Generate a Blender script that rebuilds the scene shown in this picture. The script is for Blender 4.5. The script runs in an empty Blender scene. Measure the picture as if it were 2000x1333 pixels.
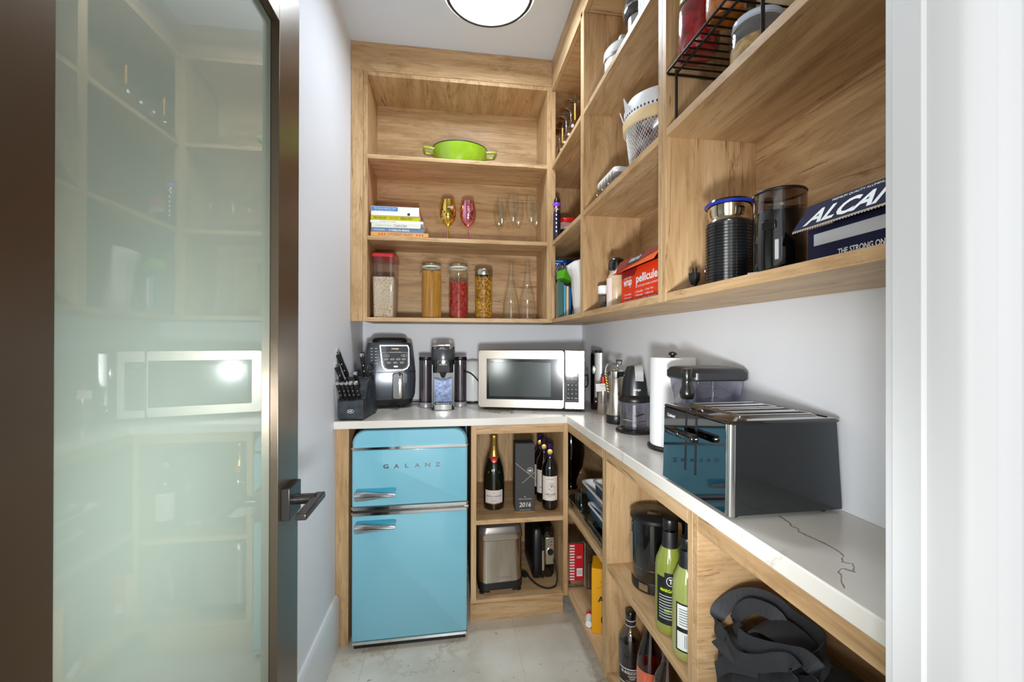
import bpy, bmesh, math, random
from mathutils import Vector, Matrix, noise
random.seed(7)
S = bpy.context.scene
C = S.collection
PI = math.pi
R = math.radians

# ------------------------------------------------------------ camera, light
cam = bpy.data.cameras.new('camera')
cam.sensor_width = 36; cam.lens = 818.1/2000*36; cam.clip_start = .02
co = bpy.data.objects.new('camera', cam); C.objects.link(co)
yaw, pit, rol = R(8.183), R(.136), R(.12)
F = Vector((math.sin(yaw)*math.cos(pit), math.cos(yaw)*math.cos(pit), math.sin(pit)))
Rr = Vector((math.cos(yaw), -math.sin(yaw), 0)); Uu = Rr.cross(F)
R2 = Rr*math.cos(rol)+Uu*math.sin(rol); U2 = Uu*math.cos(rol)-Rr*math.sin(rol)
m = Matrix((R2, U2, -F)).transposed().to_4x4(); m.translation = (0, 0, 1.25)
co.matrix_world = m
S.camera = co
w = bpy.data.worlds.new('world'); S.world = w; w.use_nodes = True
bg = w.node_tree.nodes['Background']
bg.inputs[0].default_value = (.95, .98, 1.0, 1); bg.inputs[1].default_value = .58
def area(name, loc, size, sy, power, col, target):
    l = bpy.data.lights.new(name, 'AREA'); l.shape = 'RECTANGLE'; l.size = size; l.size_y = sy
    l.energy = power; l.color = col
    o = bpy.data.objects.new(name, l); C.objects.link(o); o.location = loc
    o.rotation_euler = (Vector(target)-Vector(loc)).to_track_quat('-Z', 'Y').to_euler()
    return o
area('window_light', (-.5, -3.2, 1.7), 2.2, 1.6, 8, (.96, .98, 1), (.15, 1.5, 1.1))
area('side_fill_light', (-2.2, -1.6, 1.5), 1.0, 1.3, 17, (.97, .98, 1), (.6, .7, 1.35))  # added fill lamp, brightens the near right-hand cabinets
fl_ = bpy.data.lights.new('flash', 'SPOT'); fl_.energy = 51; fl_.shadow_soft_size = .06; fl_.spot_size = R(106); fl_.spot_blend = 1; fl_.color = (.95, .98, 1)  # flash
fo_ = bpy.data.objects.new('flash', fl_); C.objects.link(fo_); fo_.location = (.02, .03, 1.02); fo_.rotation_euler = (Vector((.12, 2.3, 1.2))-Vector(fo_.location)).to_track_quat('-Z', 'Y').to_euler()  # flash
S.cycles.diffuse_bounces = 8; S.cycles.max_bounces = 16; S.cycles.transparent_max_bounces = 24  # flash
S.view_settings.view_transform = 'Standard'; S.view_settings.look = 'None'
S.view_settings.gamma = 1; S.view_settings.use_curve_mapping = False
S.view_settings.exposure = .72

# ------------------------------------------------------------ materials
def srgb(r, g, b):
    f = lambda c: (c/255/12.92 if c/255 <= .04045 else ((c/255+.055)/1.055)**2.4)
    return (f(r), f(g), f(b), 1)
MC = {}
def M(name, col=(200, 200, 200), rough=.5, metal=0, **k):
    if name in MC: return MC[name]
    mt = bpy.data.materials.new(name); mt.use_nodes = True
    b = mt.node_tree.nodes['Principled BSDF']
    b.inputs['Base Color'].default_value = srgb(*col)
    b.inputs['Roughness'].default_value = rough; b.inputs['Metallic'].default_value = metal
    if 'coat' in k: b.inputs['Coat Weight'].default_value = k['coat']; b.inputs['Coat Roughness'].default_value = k.get('coatr', .03); b.inputs['Coat IOR'].default_value = k.get('cior', 1.5)
    if 'em' in k:
        b.inputs['Emission Color'].default_value = srgb(*k.get('emc', col)); b.inputs['Emission Strength'].default_value = k['em']
    if 'spec' in k: b.inputs['Specular IOR Level'].default_value = k['spec']
    if 'var' in k or 'bump' in k:
        nt = mt.node_tree; tc = nt.nodes.new('ShaderNodeTexCoord'); mp = nt.nodes.new('ShaderNodeMapping')
        mp.inputs['Scale'].default_value = k.get('scale', (20, 20, 20)); nt.links.new(tc.outputs['Object'], mp.inputs[0])
        n = nt.nodes.new('ShaderNodeTexNoise'); n.inputs['Scale'].default_value = 1; n.inputs['Detail'].default_value = 5
        nt.links.new(mp.outputs[0], n.inputs['Vector'])
        if 'var' in k:
            cr = nt.nodes.new('ShaderNodeValToRGB'); c0 = srgb(*k['var']); cr.color_ramp.elements[0].position = k.get('p0', .35); cr.color_ramp.elements[1].position = k.get('p1', .65)
            cr.color_ramp.elements[0].color = c0; cr.color_ramp.elements[1].color = srgb(*col)
            nt.links.new(n.outputs[0], cr.inputs[0]); nt.links.new(cr.outputs[0], b.inputs['Base Color'])
        if 'bump' in k:
            bp = nt.nodes.new('ShaderNodeBump'); bp.inputs['Strength'].default_value = k['bump']; bp.inputs['Distance'].default_value = .002
            nt.links.new(n.outputs[0], bp.inputs['Height']); nt.links.new(bp.outputs[0], b.inputs['Normal'])
    MC[name] = mt; return mt
def TG(name, tint=(250, 252, 250), rough=0, lo=.05, hi=.75):
    """thin clear glass: see-through with a facing dependent mirror"""
    if name in MC: return MC[name]
    mt = bpy.data.materials.new(name); mt.use_nodes = True; nt = mt.node_tree; nt.nodes.clear()
    o = nt.nodes.new('ShaderNodeOutputMaterial'); mx = nt.nodes.new('ShaderNodeMixShader')
    t = nt.nodes.new('ShaderNodeBsdfTransparent'); t.inputs[0].default_value = srgb(*tint)
    g = nt.nodes.new('ShaderNodeBsdfGlossy'); g.inputs['Roughness'].default_value = rough
    lw = nt.nodes.new('ShaderNodeLayerWeight'); lw.inputs[0].default_value = .5
    p = nt.nodes.new('ShaderNodeMath'); p.operation = 'POWER'; p.inputs[1].default_value = 3
    mr = nt.nodes.new('ShaderNodeMapRange'); mr.inputs['To Min'].default_value = lo; mr.inputs['To Max'].default_value = hi
    nt.links.new(lw.outputs['Facing'], p.inputs[0]); nt.links.new(p.outputs[0], mr.inputs[0])
    nt.links.new(mr.outputs[0], mx.inputs[0]); nt.links.new(t.outputs[0], mx.inputs[1]); nt.links.new(g.outputs[0], mx.inputs[2])
    nt.links.new(mx.outputs[0], o.inputs[0]); MC[name] = mt; return mt
def wood(axis, dark=1.0):
    name = 'oak_grain_'+'xyz'[axis]
    if name in MC: return MC[name]
    mt = bpy.data.materials.new(name); mt.use_nodes = True; nt = mt.node_tree; N = nt.nodes; L = nt.links.new
    b = N['Principled BSDF']; b.inputs['Roughness'].default_value = .45; b.inputs['Specular IOR Level'].default_value = .35
    tc = N.new('ShaderNodeTexCoord'); oi = N.new('ShaderNodeObjectInfo'); vm = N.new('ShaderNodeVectorMath'); vm.operation = 'SCALE'; vm.inputs[0].default_value = (7, 11, 13)
    L(oi.outputs['Random'], vm.inputs['Scale']); ad = N.new('ShaderNodeVectorMath'); ad.operation = 'ADD'
    L(tc.outputs['Object'], ad.inputs[0]); L(vm.outputs[0], ad.inputs[1])
    def nz(sl, sc, det, dist=0, rough=.6):
        mp = N.new('ShaderNodeMapping'); s = [sc]*3; s[axis] = sl; mp.inputs['Scale'].default_value = s
        L(ad.outputs[0], mp.inputs[0]); n = N.new('ShaderNodeTexNoise'); n.inputs['Scale'].default_value = 1
        n.inputs['Detail'].default_value = det; n.inputs['Distortion'].default_value = dist; n.inputs['Roughness'].default_value = rough
        L(mp.outputs[0], n.inputs['Vector']); return n.outputs[0]
    def ramp(src, *el):
        cr = N.new('ShaderNodeValToRGB'); e = cr.color_ramp.elements
        while len(e) < len(el): e.new(.5)
        for q, (p, c) in zip(e, el): q.position = p; q.color = c
        L(src, cr.inputs[0]); return cr.outputs[0]
    base = ramp(nz(1.6, 16, 4, .6), (.22, srgb(168, 131, 90)), (.5, srgb(200, 164, 120)), (.78, srgb(222, 190, 148)))
    fine = ramp(nz(6, 190, 3), (.3, (.78, .76, .74, 1)), (.6, (1, 1, 1, 1)))
    crack = ramp(nz(2.6, 40, 6, 1.4, .75), (.35, (.38, .29, .22, 1)), (.405, (1, 1, 1, 1)))
    swirl = ramp(nz(2.2, 10, 7, 3, .7), (.38, (.76, .71, .64, 1)), (.5, (1, 1, 1, 1)))
    cur = base
    for c in (fine, crack, swirl):
        mx = N.new('ShaderNodeMix'); mx.data_type = 'RGBA'; mx.blend_type = 'MULTIPLY'; mx.inputs[0].default_value = .8
        L(cur, mx.inputs[6]); L(c, mx.inputs[7]); cur = mx.outputs[2]
    L(cur, b.inputs['Base Color'])
    bp = N.new('ShaderNodeBump'); bp.inputs['Strength'].default_value = .15; bp.inputs['Distance'].default_value = .001
    L(fine, bp.inputs['Height']); L(bp.outputs[0], b.inputs['Normal'])
    MC[name] = mt; return mt
WX, WY, WZ = wood(0), wood(1), wood(2)
def stone(name, c0, c1, vein, vs, vw, rough, warp=.25, second=None):
    mt = bpy.data.materials.new(name); mt.use_nodes = True; nt = mt.node_tree; N = nt.nodes; L = nt.links.new
    b = N['Principled BSDF']; b.inputs['Roughness'].default_value = rough
    tc = N.new('ShaderNodeTexCoord')
    n1 = N.new('ShaderNodeTexNoise'); n1.inputs['Scale'].default_value = 3.5; n1.inputs['Detail'].default_value = 8; L(tc.outputs['Object'], n1.inputs['Vector'])
    cr = N.new('ShaderNodeValToRGB'); e = cr.color_ramp.elements; e[0].position = .35; e[1].position = .65; e[0].color = srgb(*c0); e[1].color = srgb(*c1)
    L(n1.outputs[0], cr.inputs[0])
    n2 = N.new('ShaderNodeTexNoise'); n2.inputs['Scale'].default_value = 5; n2.inputs['Detail'].default_value = 6; n2.inputs['Roughness'].default_value = .65; L(tc.outputs['Object'], n2.inputs['Vector'])
    mv = N.new('ShaderNodeVectorMath'); mv.operation = 'MULTIPLY_ADD'; L(n2.outputs['Color'], mv.inputs[0]); mv.inputs[1].default_value = (warp,)*3; L(tc.outputs['Object'], mv.inputs[2])
    n3 = N.new('ShaderNodeTexNoise'); n3.inputs['Scale'].default_value = vs; n3.inputs['Detail'].default_value = 1.5; L(mv.outputs[0], n3.inputs['Vector'])
    sb = N.new('ShaderNodeMath'); sb.operation = 'SUBTRACT'; sb.inputs[1].default_value = .5; L(n3.outputs[0], sb.inputs[0])
    ab = N.new('ShaderNodeMath'); ab.operation = 'ABSOLUTE'; L(sb.outputs[0], ab.inputs[0])
    r2 = N.new('ShaderNodeValToRGB'); e = r2.color_ramp.elements; e[0].position = 0; e[1].position = vw; e[0].color = (1, 1, 1, 1); e[1].color = (0, 0, 0, 1); L(ab.outputs[0], r2.inputs[0])
    n4 = N.new('ShaderNodeTexNoise'); n4.inputs['Scale'].default_value = 2.2; L(tc.outputs['Object'], n4.inputs['Vector'])
    r4 = N.new('ShaderNodeValToRGB'); e = r4.color_ramp.elements; e[0].position = .47; e[1].position = .62; L(n4.outputs[0], r4.inputs[0])
    mu = N.new('ShaderNodeMath'); mu.operation = 'MULTIPLY'; L(r2.outputs[0], mu.inputs[0]); L(r4.outputs[0], mu.inputs[1])
    mx = N.new('ShaderNodeMix'); mx.data_type = 'RGBA'; L(mu.outputs[0], mx.inputs[0]); L(cr.outputs[0], mx.inputs[6]); mx.inputs[7].default_value = srgb(*vein)
    out = mx.outputs[2]
    if second:
        n5 = N.new('ShaderNodeTexNoise'); n5.inputs['Scale'].default_value = 45; n5.inputs['Detail'].default_value = 3; L(tc.outputs['Object'], n5.inputs['Vector'])
        r5 = N.new('ShaderNodeValToRGB'); e = r5.color_ramp.elements; e[0].position = .25; e[1].position = .33; e[0].color = srgb(*second); e[1].color = (1, 1, 1, 1); L(n5.outputs[0], r5.inputs[0])
        m2 = N.new('ShaderNodeMix'); m2.data_type = 'RGBA'; m2.blend_type = 'MULTIPLY'; m2.inputs[0].default_value = .7; L(out, m2.inputs[6]); L(r5.outputs[0], m2.inputs[7]); out = m2.outputs[2]
    L(out, b.inputs['Base Color']); MC[name] = mt; return mt
QUARTZ = stone('white_quartz', (218, 212, 202), (230, 226, 217), (150, 128, 105), 2.3, .012, .22, .35)
TILE = stone('travertine_tile', (205, 198, 182), (230, 226, 214), (190, 176, 154), 5, .06, .35, .5, (120, 105, 85))
WALL = M('wall_paint', (232, 234, 238), .6)
CEIL = M("ceiling_paint", (226, 234, 244), .7)
TRIM = M('white_trim', (226, 226, 226), .4)
BRONZE = M('dark_bronze', (104, 92, 78), .28, .75, bump=.08, scale=(30, 30, 30))
BLK = M('black_plastic', (22, 22, 23), .35)
GBLK = M('gloss_black', (8, 8, 9), .06, 0, coat=1)
RUB = M('black_rubber', (18, 18, 18), .7)
STEEL = M('brushed_steel', (196, 188, 176), .26, 1)
CHR = M('chrome', (225, 225, 225), .07, 1)
GREYM = M('gunmetal', (92, 94, 98), .3, .6)
WHT = M('white_plastic', (238, 238, 236), .35)
INKW = M('white_print', (235, 235, 235), .5)
INKK = M('black_print', (20, 20, 22), .5)
GLASS = TG('clear_glass')
PLAS = TG('clear_plastic', (243, 243, 245), .08, .06, .3)

# ------------------------------------------------------------ builders
def link(name, me, mat, par=None, smooth=35):
    o = bpy.data.objects.new(name, me); C.objects.link(o)
    if mat is not None and not me.materials: me.materials.append(mat)
    if par is not None: o.parent = par
    if smooth:
        for p in me.polygons: p.use_smooth = True
        me.set_sharp_from_angle(angle=R(smooth))
    return o
def tag(o, label, cat, group=None):
    o['label'] = label; o['category'] = cat
    if group: o['group'] = group
    return o
def thing(name, label, cat, loc=(0, 0, 0), rz=0, group=None):
    o = bpy.data.objects.new(name, None); C.objects.link(o); o.empty_display_size = .05
    o.location = loc; o.rotation_euler = (0, 0, R(rz)); return tag(o, label, cat, group)
def dup(o, par=None):
    c = o.copy(); C.objects.link(c); c.parent = par
    for ch in list(o.children): dup(ch, c)
    return c
def pyd(name, v, f, mat, par=None, smooth=35):
    me = bpy.data.meshes.new(name); me.from_pydata(v, [], f); me.update()
    bm = bmesh.new(); bm.from_mesh(me); bmesh.ops.recalc_face_normals(bm, faces=bm.faces); bm.to_mesh(me); bm.free()
    return link(name, me, mat, par, smooth)
def box(name, x0, x1, y0, y1, z0, z1, mat, par=None, bev=0, rot=None):
    v = [(x, y, z) for x in (x0, x1) for y in (y0, y1) for z in (z0, z1)]
    f = [(0, 1, 3, 2), (4, 6, 7, 5), (0, 4, 5, 1), (2, 3, 7, 6), (0, 2, 6, 4), (1, 5, 7, 3)]
    o = pyd(name, v, f, mat, par)
    if bev:
        b = o.modifiers.new('b', 'BEVEL'); b.width = bev; b.segments = 2; b.limit_method = 'ANGLE'
    if rot: o.rotation_euler = rot
    return o
def wbox(name, x0, x1, y0, y1, z0, z1, mat, par, bev=.0008):
    l = par.location
    return box(name, x0-l.x, x1-l.x, y0-l.y, y1-l.y, z0-l.z, z1-l.z, mat, par, bev)
def lathe(name, prof, mat, par=None, loc=(0, 0, 0), seg=32, smooth=40, ell=1.0):
    v = []; f = []; rings = []
    for r, z in prof:
        if r <= 1e-6: rings.append([len(v)]); v.append((loc[0], loc[1], loc[2]+z))
        else:
            rings.append(list(range(len(v), len(v)+seg)))
            v += [(loc[0]+r*math.cos(2*PI*i/seg), loc[1]+ell*r*math.sin(2*PI*i/seg), loc[2]+z) for i in range(seg)]
    for a, b in zip(rings, rings[1:]):
        for i in range(seg):
            j = (i+1) % seg
            if len(a) == 1 and len(b) == 1: break
            if len(a) == 1: f.append((a[0], b[j], b[i]))
            elif len(b) == 1: f.append((a[i], a[j], b[0]))
            else: f.append((a[i], a[j], b[j], b[i]))
    return pyd(name, v, f, mat, par, smooth)
def cyl(name, r, z0, z1, mat, par=None, loc=(0, 0, 0), seg=32, b=.001):
    return lathe(name, [(0, z0), (r-b, z0), (r, z0+b), (r, z1-b), (r-b, z1), (0, z1)], mat, par, loc, seg)
def rring(hx, hy, r, n=6, cx=0, cy=0):
    r = min(r, hx*.999, hy*.999); p = []
    for (sx, sy, a0) in ((1, 1, 0), (-1, 1, 90), (-1, -1, 180), (1, -1, 270)):
        for i in range(n+1):
            a = R(a0+90*i/n); p.append((cx+sx*(hx-r)+r*math.cos(a), cy+sy*(hy-r)+r*math.sin(a)))
    return p
def loft(name, secs, mat, par=None, n=6, cap=(1, 1), axis='z', smooth=35):
    """secs: (hx, hy, r, z[, cx, cy]); axis 'y' makes x-z rounded sections extruded along y"""
    v = []; f = []; k = 4*(n+1)
    for s in secs:
        cx, cy = (s[4], s[5]) if len(s) > 4 else (0, 0)
        for (x, y) in rring(s[0], s[1], s[2], n, cx, cy):
            v.append((x, y, s[3]) if axis == 'z' else ((x, s[3], y) if axis == 'y' else (s[3], x, y)))
    for a in range(len(secs)-1):
        for i in range(k):
            j = (i+1) % k; f.append((a*k+i, a*k+j, a*k+k+j, a*k+k+i))
    if cap[0]: f.append(tuple(range(k)))
    if cap[1]: f.append(tuple(range((len(secs)-1)*k, len(secs)*k)))
    return pyd(name, v, f, mat, par, smooth)
def prism(name, pts, a, b, mat, par=None, axis='x', bev=0):
    v = []
    for t in (a, b):
        for p in pts:
            v.append((t, p[0], p[1]) if axis == 'x' else ((p[0], t, p[1]) if axis == 'y' else (p[0], p[1], t)))
    n = len(pts); f = [tuple(range(n)), tuple(range(n, 2*n))]+[(i, (i+1) % n, n+(i+1) % n, n+i) for i in range(n)]
    o = pyd(name, v, f, mat, par)
    if bev:
        q = o.modifiers.new('b', 'BEVEL'); q.width = bev; q.segments = 2; q.limit_method = 'ANGLE'
    return o
def smooth_pts(pts, sub, cyc=False):
    P = [Vector(p) for p in pts]; n = len(P); out = []
    rng = range(n if cyc else n-1)
    for i in rng:
        p0 = P[(i-1) % n] if (cyc or i) else P[0]; p1 = P[i]; p2 = P[(i+1) % n]; p3 = P[(i+2) % n] if (cyc or i < n-2) else P[-1]
        for s in range(sub):
            t = s/sub
            out.append(.5*((2*p1)+(-p0+p2)*t+(2*p0-5*p1+4*p2-p3)*t*t+(-p0+3*p1-3*p2+p3)*t**3))
    if not cyc: out.append(P[-1])
    return out
def sweep(name, pts, sec, mat, par=None, cyc=False, up=None, smooth=40, join=None):
    """sweep a 2-d section along points"""
    P = [Vector(p) for p in pts]; n = len(P); k = len(sec); v = []; f = []
    prev = Vector(up) if up else None
    for i in range(n):
        if cyc: t = P[(i+1) % n]-P[i-1]
        else: t = P[min(i+1, n-1)]-P[max(i-1, 0)]
        t = t.normalized() if t.length > 1e-9 else Vector((0, 0, 1))
        if prev is None: prev = t.orthogonal()
        a = (Vector(up) if up else prev); a = a-t*a.dot(t)
        if a.length < 1e-4: a = t.orthogonal()
        a.normalize(); b = t.cross(a); prev = a
        for (x, y) in sec: v.append(tuple(P[i]+a*x+b*y))
    for i in range(n if cyc else n-1):
        i2 = (i+1) % n
        for j in range(k):
            j2 = (j+1) % k; f.append((i*k+j, i*k+j2, i2*k+j2, i2*k+j))
    if not cyc: f += [tuple(range(k)), tuple(range((n-1)*k, n*k))]
    if join is not None:
        o = len(join[0]); join[0].extend(v); join[1].extend([tuple(q+o for q in g) for g in f]); return
    return pyd(name, v, f, mat, par, smooth)
def circ(r, n=8): return [(r*math.cos(2*PI*i/n), r*math.sin(2*PI*i/n)) for i in range(n)]
def tube(name, pts, r, mat, par=None, cyc=False, sub=0, n=8, join=None):
    if sub: pts = smooth_pts(pts, sub, cyc)
    return sweep(name, pts, circ(r, n), mat, par, cyc, join=join)
def rod(name, a, b, r, mat, par=None, n=10): return sweep(name, [a, b], circ(r, n), mat, par)
def text(s, wd, ht, mat, par, mx, name='lettering', wrap=None, th=.0002, bold=0, shear=0):
    """flat print: local x-y plane facing +z, fitted to wd x ht, then moved by mx"""
    cu = bpy.data.curves.new('t', 'FONT'); cu.body = s; cu.align_x = 'CENTER'; cu.resolution_u = 3; cu.offset = bold; cu.shear = shear
    cu.space_line = .95
    o = bpy.data.objects.new('t', cu); C.objects.link(o)
    bpy.context.view_layer.update()
    me = bpy.data.meshes.new_from_object(o.evaluated_get(bpy.context.evaluated_depsgraph_get()))
    bpy.data.objects.remove(o); bpy.data.curves.remove(cu)
    me.name = name; me.materials.clear()
    if not me.vertices: return
    xs = [v.co.x for v in me.vertices]; ys = [v.co.y for v in me.vertices]
    cx, cy = (min(xs)+max(xs))/2, (min(ys)+max(ys))/2; sx = wd/(max(xs)-min(xs)); sy = ht/(max(ys)-min(ys)) if ht else sx
    for v in me.vertices:
        x, y = (v.co.x-cx)*sx, (v.co.y-cy)*sy
        if wrap: v.co = (wrap*math.sin(x/wrap), -wrap*math.cos(x/wrap), y)
        else: v.co = (x, y, 0)
    me.transform(mx); me.update()
    return link(name, me, mat, par, 0)
def FR(x, y, z, rz=0, tilt=90): return Matrix.Translation((x, y, z)) @ Matrix.Rotation(R(rz), 4, 'Z') @ Matrix.Rotation(R(tilt), 4, 'X')
def ftext(s, wd, ht, mat, par, x, y, z, rz=0, **k): return text(s, wd, ht, mat, par, FR(x, y, z, rz), **k)
def wtext(s, wd, ht, mat, par, r, z, a=0, x=0, y=0, **k):
    return text(s, wd, ht, mat, par, Matrix.Translation((x, y, z)) @ Matrix.Rotation(R(a), 4, 'Z'), wrap=r, **k)
def patch(name, r, a0, a1, z0, z1, mat, par, x=0, y=0, n=12, r1=None):
    """curved label on a cylinder; angle 0 faces -y"""
    v = []; f = []; r1 = r if r1 is None else r1
    for i in range(n+1):
        a = R(a0+(a1-a0)*i/n)
        v += [(x+r*math.sin(a), y-r*math.cos(a), z0), (x+r1*math.sin(a), y-r1*math.cos(a), z1)]
    for i in range(n): f.append((2*i, 2*i+2, 2*i+3, 2*i+1))
    return pyd(name, v, f, mat, par)
def quad(name, pts, mat, par): return pyd(name, pts, [tuple(range(len(pts)))], mat, par, 0)

# ------------------------------------------------------------ key dimensions
XL, XR, YB = -.469, .741, 2.326
YU, XU = 2.038, .4925           # faces of the wall cabinets
YF, XF = 1.801, .5113           # faces of the base cabinets
ZC = 2.6585
def struct(o): o['kind'] = 'structure'; return o

# ------------------------------------------------------------ setting
fl = struct(box('floor', -1.6, 1.6, -2.0, YB+.1, -.08, -.004, M('grout', (222, 217, 205), .8)))
xs = [-1.557, -.947, -.337, .273, .883, 1.5]; ys = [-2.0, -.78, .44, 1.66-.0, 2.42]
ys = [-2.0, -1.05, -.02, 1.2, 2.42]
for i in range(len(xs)-1):
    for j in range(len(ys)-1):
        t = box('tile', xs[i]+.0015, xs[i+1]-.0015, ys[j]+.0015, ys[j+1]-.0015, -.004, 0, TILE, fl, .0008)
struct(box('ceiling', XL-.1, XR+.1, .24, YB+.1, ZC, ZC+.08, CEIL))
struct(box('wall_left', XL-.1, XL, .24, YB+.1, -.005, ZC, WALL))
struct(box('wall_right', XR, XR+.1, .24, YB+.1, -.005, ZC, WALL))
struct(box('wall_back', XL-.0, XR, YB, YB+.1, -.005, ZC, WALL))
wf = struct(box('wall_front', XL, -.375, .15, .285, -.005, ZC, WALL))
box('wall_panel', .425, XR, .15, .32, 0, ZC, WALL, wf)
box('wall_panel', -.375, .425, .15, .285, 2.03, ZC, WALL, wf)
for xx, yy, dx, dy in ((-1.6, -2.05, 1.231, 2.2), (.43, -2.05, 1.2, 2.2)): pass
struct(prism('baseboard_left', [(XL, 0), (XL+.016, 0), (XL+.016, .2), (XL+.013, .206), (XL+.009, .215), (XL, .215)], .29, YF-.005, TRIM, None, 'y'))
# right jamb with its stepped profile
pr = [(.46, .3365), (.4, .3365), (.397, .334), (.396, .327), (.392, .324), (.391, .300), (.394, .298), (.394, .276),
      (.398, .268), (.409, .262), (.413, .266), (.417, .262), (.426, .257), (.429, .25), (.430, .16), (.46, .16)]
struct(prism('trim_1', pr, 0, 2.05, TRIM, None, 'z'))
# ceiling light
t = thing('ceiling_light', 'round flush ceiling light with a thin dark ring around a white diffuser', 'ceiling light', (.14, 1.615, ZC))
lathe('housing', [(0, -.002), (.178, -.002), (.18, -.01), (.18, -.052), (.176, -.058), (.171, -.0585)], WHT, t, seg=64)
lathe('ring', [(.1722, -.0575), (.1722, -.0620), (.159, -.0635), (.159, -.0575)], M('dark_ring', (60, 62, 65), .4), t, seg=64)
lathe('diffuser', [(.1592, -.058), (.1585, -.0615), (.1, -.063), (0, -.064)], M('lit_diffuser', (255, 255, 255), .4, em=27, emc=(228, 242, 255)), t, seg=64)
lathe('light_rim', [(.1795, -.055), (.1725, -.0592)], M('lit_rim', (255, 255, 255), .4, em=3, emc=(255, 252, 246)), t, seg=64)

# pantry door standing open against the left wall
dr = struct(thing('door_1', '', '', (-.335, .29, 0))); del dr['label']; del dr['category']
D0, D1 = -.04, 0
def dbox(n, y0, y1, z0, z1, **k): return box(n, D0, D1, y0, y1, z0, z1, BRONZE, dr, .0008)
dbox('stile', 0, .119, .012, 1.995); dbox('stile', .5845, .692, .012, 1.995)
dbox('rail', .119, .5845, 1.877, 1.995); dbox('rail', .119, .5845, .012, .18)
FG = M('frosted_glass', (156, 170, 157), .5, 0, coat=1, coatr=.01, cior=1.8, spec=.1)
box('glass_pane', -.0215, -.0155, .121, .5825, .182, 1.875, FG, dr)
h = bpy.data.objects.new('handle', None); C.objects.link(h); h.parent = dr; h.location = (0, .629, .925)
HB = M('black_bronze', (58, 55, 53), .3, .6)
box('rosette', 0, .017, -.032, .032, -.032, .032, HB, h, .0015)
o = sweep('spindle', [(.017, 0, .0), (.056, 0, .0)], circ(.0105, 20), HB, h)
box('lever', .05, .070, -.098, .022, -.0065, .0065, HB, h, .003)

# ------------------------------------------------------------ cabinets
T = .019
# wall cabinet on the back wall
c = thing('wall_cabinet', 'open oak wall cabinet above the microwave with three levels holding books, glasses and pasta jars', 'cabinet', (-.4126, 2.30, 1.346))
for a, b in ((-.4126, -.393), (.4685, .4915)): wbox('side_panel', a, b, YU, 2.30, 1.346, 2.5225, WZ, c)
wbox('bottom_panel', -.393, .4685, YU, 2.30, 1.346, 1.365, WX, c)
wbox('top_panel', -.393, .4685, YU+.001, 2.30, 2.503, 2.522, WY, c)
wbox('back_panel', -.4126, .4915, 2.30, 2.318, 1.346, 2.522, WX, c)
for z in (1.7485, 2.1325):
    wbox('shelf', -.393, .4685, YU+.001, 2.30, z-T, z, WX, c)
c = tag(box('fascia_board', XL+.001, .4915, YU, YU+.018, 2.523, ZC-.001, WX, None, .0006), 'horizontal oak fascia board between the back wall cabinet and the ceiling', 'board')
tag(box('filler_strip', XL+.001, -.4136, YU, YU+.018, 1.346, 2.522, WZ, None, .0006), 'tall narrow oak filler strip left of the back wall cabinet', 'board')
tag(box('fascia_board', XU, XU+.018, .335, YU+.017, 2.504, ZC-.001, WY, None, .0006), 'oak fascia board running along the ceiling over the right wall cabinets', 'board')
def rcab(label, y0, y1, shelves, z0=1.346, z1=2.503, xf=XU, floor=True, back=.7228, last=None):
    c = thing('wall_cabinet', label, 'cabinet', (xf, y0, z0))
    wbox('side_panel', xf, back, y0, y0+T-.0004, z0, z1+T, WZ, c)
    if last is None: wbox('side_panel', xf, back, y1-T+.0004, y1, z0, z1, WZ, c)
    ya, yb = y0+T, y1-(T if last is None else 0)
    wbox('bottom_panel', xf+.0005, back, ya, yb, z0, z0+T, WY, c)
    wbox('top_panel', xf+.019, back, ya, yb, z1, z1+T, WX, c)
    wbox('back_panel', back, back+.016, y0, y1, z0, z1+T, WY, c)
    for z in shelves: wbox('shelf', xf+.0005, back, ya, yb, z-T, z, WY, c)
    return c
rcab('open oak corner wall cabinet holding upside-down stem glasses, a red-lidded tub and kitchen bags', 1.550, 2.30, (1.7485, 2.1325), last=1)
rcab('open oak wall cabinet with the white mesh hamper and the orange wrap box', .932, 1.550, (1.7485, 2.1325))
rcab('open oak wall cabinet beside the doorway with the wire rack, milk frother and foil box', .335, .932, (1.7485,))
for q in ('wall_cabinet.001',): wbox('back_panel', XU+.02, .7228, 2.285, 2.2995, 1.346, 2.52, WZ, bpy.data.objects[q])
wbox('side_panel', .4915, .511, 2.0385, 2.299, 1.346, 2.503, WZ, bpy.data.objects['wall_cabinet.001'])

# base cabinets
ZB, ZT = .129, .897
c = thing('end_panel', 'narrow vertical oak panel between the left wall and the blue fridge', 'panel', (XL+.001, YF, 0))
wbox('front_board', XL+.001, -.418, YF, YF+.018, 0, .897, WZ, c); wbox('return_board', -.436, -.418, YF+.018, 2.3, 0, .897, WZ, c)
c = thing('base_cabinet', 'open oak base cabinet right of the blue fridge with champagne above and bread maker below', 'cabinet', (.083, YF, 0))
wbox('side_panel', .083, .106, YF, 2.31, ZB, ZT, WZ, c); wbox('side_panel', .4893, .5108, YF, 2.31, ZB, ZT, WZ, c)
wbox('bottom_panel', .106, .4893, YF+.0005, 2.3, ZB, .1415, WX, c); wbox('shelf', .106, .4893, YF+.001, 2.3, .463, .482, WX, c)
wbox('top_rail', .106, .4893, YF, YF+.019, .853, ZT, WX, c); wbox('back_panel', .083, .5108, 2.3, 2.316, ZB, ZT, WZ, c)
wbox('plinth', .083, .5108, 1.88, 1.898, 0, ZB, WX, c)
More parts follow.
